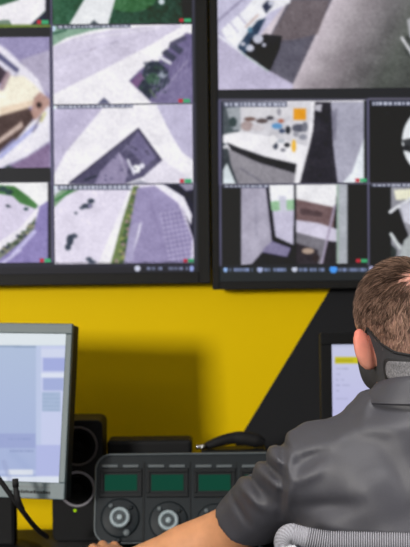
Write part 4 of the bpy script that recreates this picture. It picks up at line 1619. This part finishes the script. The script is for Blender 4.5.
for k in range(NA):
    for j in range(m_ - 1):
        a0, a1 = k * m_ + j, ((k + 1) % NA) * m_ + j
        FF.append((a0, a1, a1 + 1, a0 + 1))
collar = raw('collar', VV, FF, M['shirt'], shirt, True)
# trousers
TR = [(ellipsoid((HX, 1.745, .53), (.186, .140, .11)), .001)]
for s in (-1, 1):
    hip, knee, ank = (HX + s * .09, 1.77, .530), (HX + s * .13, 2.17, .518), (HX + s * .13, 2.20, .12)
    TR += [(capsule(hip, knee, .091, .068), .05), (capsule(knee, ank, .067, .058), .03)]
lo3, hi3 = V(-.02, 1.58, .05), V(.70, 2.34, .68)
d, ax = eval_grid(TR, lo3, hi3, .007)
G = np.stack(np.meshgrid(*ax, indexing='ij'), -1)
d = np.maximum(d, np.maximum(.10 - G[..., 2], G[..., 2] - .60))
vt, ft = nets(d, lo3, .007)
M['trousers'] = mat('black trousers', (34, 35, 40), .9, bump=.2, bscale=500)
raw('trousers', vt, ft.tolist(), M['trousers'], man, True)
for s in (-1, 1):
    ax_, ay_ = HX + s * .13, 2.20
    SH = [(capsule((ax_, ay_ - .03, .05), (ax_ + s * .016, ay_ + .16, .042), .046, .040), .001), (capsule((ax_, ay_, .06), (ax_, ay_, .11), .046, .046), .03)]
    l_, h_ = V(ax_ - .09, ay_ - .12, 0 - .007), V(ax_ + .09, ay_ + .24, .17)
    d, ax = eval_grid(SH, l_, h_, .006)
    G = np.stack(np.meshgrid(*ax, indexing='ij'), -1)
    d = np.maximum(d, np.maximum(.001 - G[..., 2], G[..., 2] - .125))
    v1, f1 = nets(d, l_, .006)
    raw('shoe', v1, f1.tolist(), M['black_plastic'], man, True)

# ---- face mask: a band round the lower head, wide over the face, under the ears and round the nape


def surf_r(th, z, prims=HEAD):
    """distance from the head's axis to its surface in direction th (0 = back of the head)"""
    dx, dy = np.sin(th), -np.cos(th)
    r = np.zeros(len(th)) + .001
    for _ in range(60):
        P = np.stack([HX + dx * r, HY - .01 + dy * r, z], 1)
        dd_ = eval_at(prims, P)
        r = r + np.maximum(-dd_, 0) * .9
    return r


def band(name, th, top, bot, off, thick, nv, material, parent, closed=False):
    n = len(th)
    Vo, Vi = [], []
    for j in range(nv + 1):
        z = bot + (top - bot) * j / nv
        r = surf_r(th, z)
        Vo.append(np.stack([HX + np.sin(th) * (r + off + thick), HY - .01 - np.cos(th) * (r + off + thick), z], 1))
        Vi.append(np.stack([HX + np.sin(th) * (r + off), HY - .01 - np.cos(th) * (r + off), z], 1))
    P = np.concatenate(Vo + Vi)
    q = (nv + 1) * n
    F = []
    for j in range(nv):
        for i in range(n if closed else n - 1):
            i2 = (i + 1) % n
            F.append((j * n + i, j * n + i2, (j + 1) * n + i2, (j + 1) * n + i))
            F.append((q + j * n + i2, q + j * n + i, q + (j + 1) * n + i, q + (j + 1) * n + i2))
    for i in range(n if closed else n - 1):
        i2 = (i + 1) % n
        F.append((i, q + i, q + i2, i2))
        F.append((nv * n + i2, q + nv * n + i2, q + nv * n + i, nv * n + i))
    if not closed:
        for j in range(nv):
            F.append((j * n, (j + 1) * n, q + (j + 1) * n, q + j * n))
            F.append((j * n + n - 1, q + j * n + n - 1, q + (j + 1) * n + n - 1, (j + 1) * n + n - 1))
    return raw(name, to_world(P), F, material, parent, True)


M['mask'] = mat('black mask cloth', (54, 54, 57), .85, var=.12, scale=900, bump=.2, bscale=1200)
M['heather'] = mat('heather grey elastic', (104, 103, 106), .9, var=.45, scale=380, bump=.3, bscale=500)
M['mask_edge'] = mat('black mask binding', (24, 24, 26), .8)
th = np.linspace(-math.pi, math.pi, 161)[:-1]
ta = np.abs(th)
top = np.interp(ta, np.radians([0, 28, 45, 62, 78, 88, 100, 120, 150, 180]), [1.1485, 1.150, 1.1535, 1.165, 1.182, 1.190, 1.178, 1.160, 1.163, 1.168])
bot = np.interp(ta, np.radians([0, 35, 60, 80, 100, 130, 180]), [1.096, 1.096, 1.094, 1.092, 1.084, 1.078, 1.076])
mask = band('face_mask', th, top, bot, .0012, .0022, 14, M['mask'], man, True)
band('binding', th, top + .0008, top - .0042, .0014, .0030, 2, M['mask_edge'], mask, True)
t2 = np.radians(np.linspace(-62, 62, 80))
e_ = np.sqrt(np.clip(1 - np.clip((np.abs(t2) - np.radians(53)) / np.radians(9.001), 0, 1) ** 2, 0.02, 1))
band('nape_patch', t2, 1.1235 + .0145 * e_, 1.1235 - .0145 * e_, .003, .0028, 6, M['heather'], mask)
t3 = np.radians(np.linspace(-67, 67, 80))
e3 = np.sqrt(np.clip(1 - np.clip((np.abs(t3) - np.radians(57)) / np.radians(10.001), 0, 1) ** 2, 0.02, 1))
band('patch_border', t3, 1.1235 + .0185 * e3, 1.1235 - .0185 * e3, .0022, .0026, 6, M['mask_edge'], mask)

# ---- hair: short strands growing from the crown whorl
NS = 16000
u_ = RNG.normal(size=(NS * 2, 3))
u_ /= np.linalg.norm(u_, axis=1)[:, None]
u_ = u_[u_[:, 2] > -.75]
base = V(HX, HY - .01, 1.215)
r = np.full(len(u_), .01)
for _ in range(60):
    r = r + np.maximum(-eval_at(HEAD, base + u_ * r[:, None]), 0) * .9
P = base + u_ * r[:, None]
P = P[hair_zone(P + RNG.normal(0, .0022, P.shape))][:NS]
eps = 1e-4
N = np.stack([eval_at(HEAD, P + eps * np.eye(3)[i]) - eval_at(HEAD, P - eps * np.eye(3)[i]) for i in range(3)], 1)
N /= np.linalg.norm(N, axis=1)[:, None]
away = P - CROWN
dc = np.linalg.norm(away, axis=1)
keep = RNG.random(len(P)) < np.clip((dc - .004) / .024, .2, 1) * np.interp(P[:, 2], [1.15, 1.19, 1.24], [.6, .75, 1])
P, N, away, dc = P[keep], N[keep], away[keep], dc[keep]
swirl = np.cross(N, away)
T = away + .35 * swirl + V(-.012, 0, -.010)
T -= N * (T * N).sum(1)[:, None]
T /= np.linalg.norm(T, axis=1)[:, None] + 1e-9
cl = RNG.normal(0, 1, (400, 3))            # locks: neighbouring strands lean together
lock = ((P[:, 0] * 130).astype(int) * 7 + (P[:, 2] * 95).astype(int) * 13 + (P[:, 1] * 95).astype(int) * 29) % 400
T = T + .30 * cl[lock] * .6 + RNG.normal(0, .16, T.shape)
T -= N * (T * N).sum(1)[:, None]
T /= np.linalg.norm(T, axis=1)[:, None]
hgt = np.clip((P[:, 2] - 1.15) / .12, 0, 1)
Ln = (.0065 + .017 * hgt ** 1.1) * RNG.uniform(.7, 1.2, len(P))
lift = np.where(hgt < .4, .45, .33)[:, None] * RNG.uniform(.5, 1.2, (len(P), 1))
p0 = P - N * .0006
p1 = P + T * Ln[:, None] * .5 + N * Ln[:, None] * .5 * (lift + .12)
p2 = P + T * Ln[:, None] + N * (Ln[:, None] * lift * .72)
rad_ = .00042
side1 = np.cross(T, N)
VV, FF = [], []
n = len(P)
A1 = side1
A2 = N
ringp = []
for c_, rr in ((p0, rad_ * 1.2), (p1, rad_)):
    for k in range(3):
        a = 2 * math.pi * k / 3
        ringp.append(c_ + rr * (A1 * math.cos(a) + A2 * math.sin(a)))
ringp.append(p2)
VV = np.stack(ringp, 1).reshape(-1, 3)
b_ = (np.arange(n) * 7)[:, None]
F4 = np.concatenate([b_ + np.array([k, (k + 1) % 3, 3 + (k + 1) % 3, 3 + k]) for k in range(3)])
F3 = np.concatenate([b_ + np.array([3 + k, 3 + (k + 1) % 3, 6]) for k in range(3)])
M['hair'] = mat('light brown hair', (120, 96, 80), .45, spec=.4, attr='tint')
hair = raw('hair', to_world(VV), F4.tolist() + F3.tolist(), M['hair'], man, False)
mix_ = np.clip(RNG.beta(1.3, 1.6, n) + .14 * cl[lock][:, 0] - .5 * (hgt - .45), 0, 1)[:, None]
hc = lin((62, 47, 39)) * (1 - mix_) + lin((194, 158, 138)) * mix_
colour(hair, 'tint', np.repeat(hc, 7, 0))
